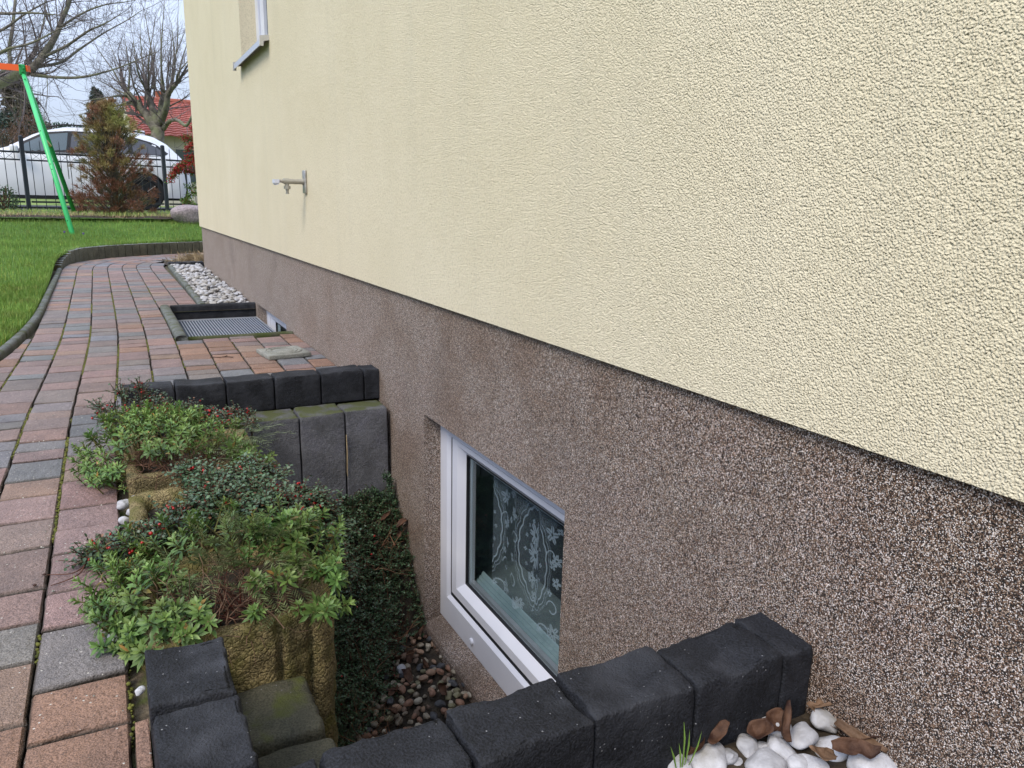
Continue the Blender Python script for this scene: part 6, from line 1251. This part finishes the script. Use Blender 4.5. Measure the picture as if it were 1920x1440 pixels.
# ================================================================ CAR
def build_car():
    D = 16.2; rw = dp(274, 361.7, D); gz = rw[2]-.372; yc = rw[1]; X0 = rw[0]        # rear wheel centre on the near flank
    car = empty('parked_car', (X0-1.4, yc+.95, gz), 'white estate car parked side-on behind the metal fence', 'car')
    def zat(py, px): return dp(px, py, D)[2]-gz
    # stations along the car, x relative to the rear wheel (negative = towards the bonnet)
    roofx = [-4.0, -3.9, -3.5, -3.0, -2.52, -2.25, -2.0, -1.75, -1.4, -1.0, -.5, 0.0, .25, .50, .70, .84, .93]
    roofz = [.70, .86, 1.02, 1.10, 1.17, 1.33, 1.48, 1.58, 1.665, 1.675, 1.655, 1.61, 1.56, 1.42, 1.22, 1.08, .80]
    beltz = [.62, .78, .95, 1.03, 1.10, 1.12, 1.13, 1.14, 1.145, 1.15, 1.16, 1.17, 1.17, 1.15, 1.08, .98, .72]
    xs_ = np.unique(np.r_[np.linspace(-4.0, .93, 70), -3.12+.43*np.cos(np.linspace(0, math.pi, 15)), .43*np.cos(np.linspace(0, math.pi, 15))])
    rz = np.interp(xs_, roofx, roofz); bz = np.minimum(np.interp(xs_, roofx, beltz), rz-.015); wd = .95*np.interp(xs_, [-4.0, -3.85, -3.4, -2.5, .3, .75, .93], [.62, .78, .93, 1, 1, .93, .78]); wr = wd*np.interp(xs_, [-4.0, -2.6, -2.0, .3, .93], [.93, .9, .72, .72, .85])
    sill = np.full(len(xs_), .27)
    for wc in (-3.12, 0.0):
        dd = np.abs(xs_-wc); arch = np.where(dd < .43, .372+np.sqrt(np.maximum(.43**2-dd**2, 0)), 0); sill = np.maximum(sill, arch)
    rows = []
    # profile: (width factor between wd & wr, z)
    for i, x in enumerate(xs_):
        s0 = sill[i]; b_ = bz[i]; r__ = rz[i]; w_ = wd[i]; m_ = min(max(s0+.02, .62), b_-.05) if b_-.05 > s0+.02 else s0+.02; b_ = max(b_, m_+.02); r__ = max(r__, b_+.01)
        rows.append([(-w_*.96, s0), (-w_*.995, (s0+m_)/2), (-w_, m_), (-w_*.985, (m_+b_)/2), (-w_*.965, b_-.02), (-w_*.94, b_), (-(w_*.94*.5+wr[i]*.5), (b_+r__)/2), (-wr[i], r__-.045*(r__-b_ > .1)), (-wr[i]*.88, r__-.012*(r__-b_ > .1)), (-wr[i]*.5, r__+.01), (0, r__+.02)])
    half = np.array(rows); full = np.concatenate([half, half[:, ::-1][:, 1:]*[-1, 1]], 1); n, k = full.shape[:2]
    V = np.concatenate([np.repeat(xs_[:, None, None], k, 1), full[:, :, :1], full[:, :, 1:]], -1); V = V.reshape(-1, 3)+[X0, yc+.95, gz]
    g = np.arange(n*k).reshape(n, k); mb = MB(); mb.add(V, [np.stack([g[:-1, :-1], g[1:, :-1], g[1:, 1:], g[:-1, 1:]], -1).reshape(-1, 4), g[0][None], g[-1][::-1][None]]); under(mb.build('body', 'carpaint', smooth=True), car)
    fl = MB(); box(fl, X0-3.6, X0+.85, yc+.12, yc+1.78, gz+.22, gz+.98); under(fl.build('underbody', 'blackp'), car)
    def side(x, z, off=.006):      # point on the near flank at x, height z
        i = np.interp(x, xs_, np.arange(n)); a = int(min(i, n-2)); f = i-a; pr_ = half[a]*(1-f)+half[a+1]*f; zz = pr_[:8, 1]; yy = np.interp(z, zz, pr_[:8, 0]); return (X0+x, yc+.95+yy-off, gz+z)
    def panel(name, poly, m, off=.006, thick=.008):
        poly = np.array(poly); xs2 = np.linspace(poly[:, 0].min(), poly[:, 0].max(), 26); mbp = MB(); top = []; bot = []
        for x in xs2:
            zs = []
            for a, b in zip(poly, np.roll(poly, -1, 0)):
                if (a[0]-x)*(b[0]-x) <= 0 and a[0] != b[0]: zs.append(a[1]+(b[1]-a[1])*(x-a[0])/(b[0]-a[0]))
            lo_, hi_ = (min(zs), max(zs)) if zs else (poly[0][1], poly[0][1]); bot.append(lo_); top.append(hi_)
        V = []
        for o_ in (off, -.03):
            for x, lo_, hi_ in zip(xs2, bot, top): V += [side(x, lo_+(hi_-lo_)*t, o_) for t in (0, .33, .66, 1)]
        V = np.array(V).reshape(2, 26, 4, 3); g = np.arange(26*4).reshape(26, 4); mbp.add(V[0].reshape(-1, 3), np.stack([g[:-1, :-1], g[1:, :-1], g[1:, 1:], g[:-1, 1:]], -1).reshape(-1, 4)); g = np.arange(208).reshape(2, 26, 4)
        rim = np.concatenate([g[:, :, 0].T, g[::1, ::-1, 3].T]); ed = np.stack([rim[:-1, 0], rim[:-1, 1], rim[1:, 1], rim[1:, 0]], -1); mbp.add(V.reshape(-1, 3), ed); return under(mbp.build(name, m, smooth=True), car)
    cv = lambda pts: [((px-274)/102., zat(py, px)) for px, py in pts]
    panel('window_trim', cv([(42, 291), (52, 272), (92, 254), (137, 250.5), (200, 252), (262, 259), (300, 269), (326, 288), (320, 294)]), 'blackp', .004)
    panel('front_window', cv([(50, 288), (56, 275), (94, 258), (136, 254), (130, 288.5)]), 'carglass', .010)
    panel('rear_window', cv([(137, 288.5), (143, 254), (200, 255.5), (245, 260), (248, 290)]), 'cardark', .010)
    panel('quarter_window', cv([(256, 290), (254, 262), (282, 267), (302, 276), (320, 289), (316, 291)]), 'cardark', .010)
    panel('sill_trim', [(-2.6, .20), (-2.6, .275), (-.45, .275), (-.45, .20)], 'blackp', .010)
    panel('tail_lamp', cv([(338, 318), (342, 306), (362, 302), (369, 304), (369, 318)]), 'lamp', .012)
    for x in (-1.42, -.42): 
        panel('door_seam', [(x, .40), (x, 1.12), (x+.014, 1.12), (x+.014, .40)], 'blackp', .002)
    panel('door_handle', [(-1.30, 1.00), (-1.30, 1.03), (-1.12, 1.03), (-1.12, 1.00)], 'carpaint', .03)
    a = MB(); rbox(a, (X0-2.30, yc-.13, gz+1.16), (.14, .22, .15), r=.04, n=(4, 4, 4), amp=0); under(a.build('wing_mirror', 'carpaint', smooth=True), car)
    a = MB(); poly_tube(a, [(X0-1.75, yc+.33, gz+1.63), (X0-1.4, yc+.33, gz+1.70), (X0-.5, yc+.33, gz+1.70), (X0+.1, yc+.33, gz+1.62)], .018, 6); under(a.build('roof_rail', 'blackp'), car)
    a = MB(); rbox(a, (X0+.02, yc+.95, gz+1.67), (.20, .05, .09), r=.02, n=(3, 3, 3), amp=0); under(a.build('roof_antenna', 'carpaint', smooth=True), car)
    for wx in (-3.12, 0.):
        for wy in (yc-.02, yc+1.70):
            w = MB(); lathe(w, (X0+wx, wy, gz+.372), (0, 1, 0), [(0, .25), (.0, .34), (.02, .366), (.10, .372), (.18, .366), (.22, .34), (.22, .05)], 36); wo_ = under(w.build('wheel', 'tyre', smooth=False), car)
            r2 = MB(); sgn = -1 if wy < yc+.5 else 1; yb = wy+(0 if sgn < 0 else .22); lathe(r2, (X0+wx, yb+sgn*.004, gz+.372), (0, -sgn, 0), [(0, .262), (0, .245), (.03, .235), (.03, .05), (.0, .045), (-.0, .001)], 30)
            for s_ in range(10):
                an = s_*math.pi/5; c_, q_2 = math.cos(an), math.sin(an); tubes(r2, [(X0+wx+.04*c_, yb, gz+.372+.04*q_2)], [(X0+wx+.245*c_, yb+sgn*.004, gz+.372+.245*q_2)], .017, .013, 5)
            o = r2.build('rim', 'rim'); o.parent = wo_
    return car
build_car()

# ================================================================ FAR HOUSE
fh = empty('far_house', dp(300, 300, 36), 'distant house with a red tiled roof behind the bare tree', 'house')
A0 = at(229, 187, 1, 30); A1 = A0+np.array([8.5, .3, 0]); rg = A1-A0; rg[2] = 0; rl = np.linalg.norm(rg); rgd = rg/rl; nrm_ = np.array([rgd[1], -rgd[0], 0])
if nrm_@A0 > 0: nrm_ = -nrm_
zr_ = A0[2]; ez = 2.5; run = 3.4; nu, nv = int(rl/.30)*6, 16
u = np.linspace(0, rl, nu); V = []
for j in range(nv+1):
    t = j/nv
    for st__ in (0, 1):
        if j == nv and st__ == 1: continue
        tt = (j+st__*.98)/nv; z = zr_+(ez-zr_)*min(tt, 1)+(.05 if st__ == 0 else .085)
        V.append(A0[None]+rgd[None]*u[:, None]+nrm_*run*min(tt, 1)+np.c_[u*0, u*0, u*0+(z-zr_)+.035*np.abs(np.sin(u/.30*math.pi))])
V = np.array(V); kk = len(V); g = np.arange(kk*nu).reshape(kk, nu); mb = MB(); mb.add(V.reshape(-1, 3), np.stack([g[:-1, :-1], g[1:, :-1], g[1:, 1:], g[:-1, 1:]], -1).reshape(-1, 4))
back = [A0, A0+rgd*rl, A0+rgd*rl-nrm_*run+[0, 0, ez-zr_], A0-nrm_*run+[0, 0, ez-zr_]]; mb.add(back, np.array([[0, 1, 2, 3]])); rfo = under(mb.build('roof', 'roof'), fh)
rr2 = MB(); poly_tube(rr2, [A0+[0, 0, .07], A0+rgd*rl+[0, 0, .07]], .10, 8); o = rr2.build('ridge_tiles', 'ridge'); o.parent = rfo
ch = MB(); c_ = at(305, 193, 1, 31); rbox(ch, (c_[0], c_[1], c_[2]), (.42, .42, .75), r=.01, n=(2, 2, 2), amp=0); o = ch.build('chimney', 'orangecap'); o.parent = rfo
wb = MB(); b0_ = A0+nrm_*(run-.4); b1_ = b0_+rgd*rl; b2_ = b1_-nrm_*(2*run-.8); b3_ = b0_-nrm_*(2*run-.8)
P = [(p[0], p[1], .4) for p in (b0_, b1_, b2_, b3_)]+[(p[0], p[1], ez+.1) for p in (b0_, b1_, b2_, b3_)]; wb.add(P, [np.array([[0, 1, 5, 4], [1, 2, 6, 5], [2, 3, 7, 6], [3, 0, 4, 7]])])
g0 = (A0+rgd*.05); wb.add([(b0_[0], b0_[1], ez+.1), (b3_[0], b3_[1], ez+.1), (g0[0], g0[1], zr_-.08)], np.array([[0, 1, 2]])); under(wb.build('wall', 'brick'), fh)
for i in range(3):
    c_ = b0_+rgd*(1.2+2.2*i)+nrm_*.02; wn = MB(); p = c_; q = c_+rgd*1.1; wn.add([(p[0], p[1], 1.2), (q[0], q[1], 1.2), (q[0], q[1], 2.2), (p[0], p[1], 2.2)], np.array([[0, 1, 2, 3]])); under(wn.build('window', 'carglass'), fh)
# lower neighbouring roof
f2_ = empty('far_annex', dp(215, 300, 38), 'low red-roofed outbuilding beside the distant house', 'outbuilding')
a0 = dp(203, 211, 38); a1 = dp(240, 212, 38); dd = norm((a1-a0)*[1, 1, 0]); n_ = np.array([dd[1], -dd[0], 0]); n_ = n_ if n_@a0 < 0 else -n_; ll = np.linalg.norm(a1-a0)+1
mb = MB(); mb.add([a0, a0+dd*ll, a0+dd*ll+n_*2+[0, 0, -1.4], a0+n_*2+[0, 0, -1.4], a0-n_*2+[0, 0, -1.4], a0+dd*ll-n_*2+[0, 0, -1.4]], np.array([[0, 3, 2, 1], [0, 1, 5, 4]])); under(mb.build('roof', 'roof'), f2_)
mb = MB(); q0 = a0+n_*1.8; q1 = a0+dd*ll+n_*1.8; q2 = a0+dd*ll-n_*1.8; q3 = a0-n_*1.8; zt_ = a0[2]-1.3
mb.add([(p[0], p[1], .4) for p in (q0, q1, q2, q3)]+[(p[0], p[1], zt_) for p in (q0, q1, q2, q3)], np.array([[0, 1, 5, 4], [1, 2, 6, 5], [2, 3, 7, 6], [3, 0, 4, 7]])); under(mb.build('wall', 'brick'), f2_)
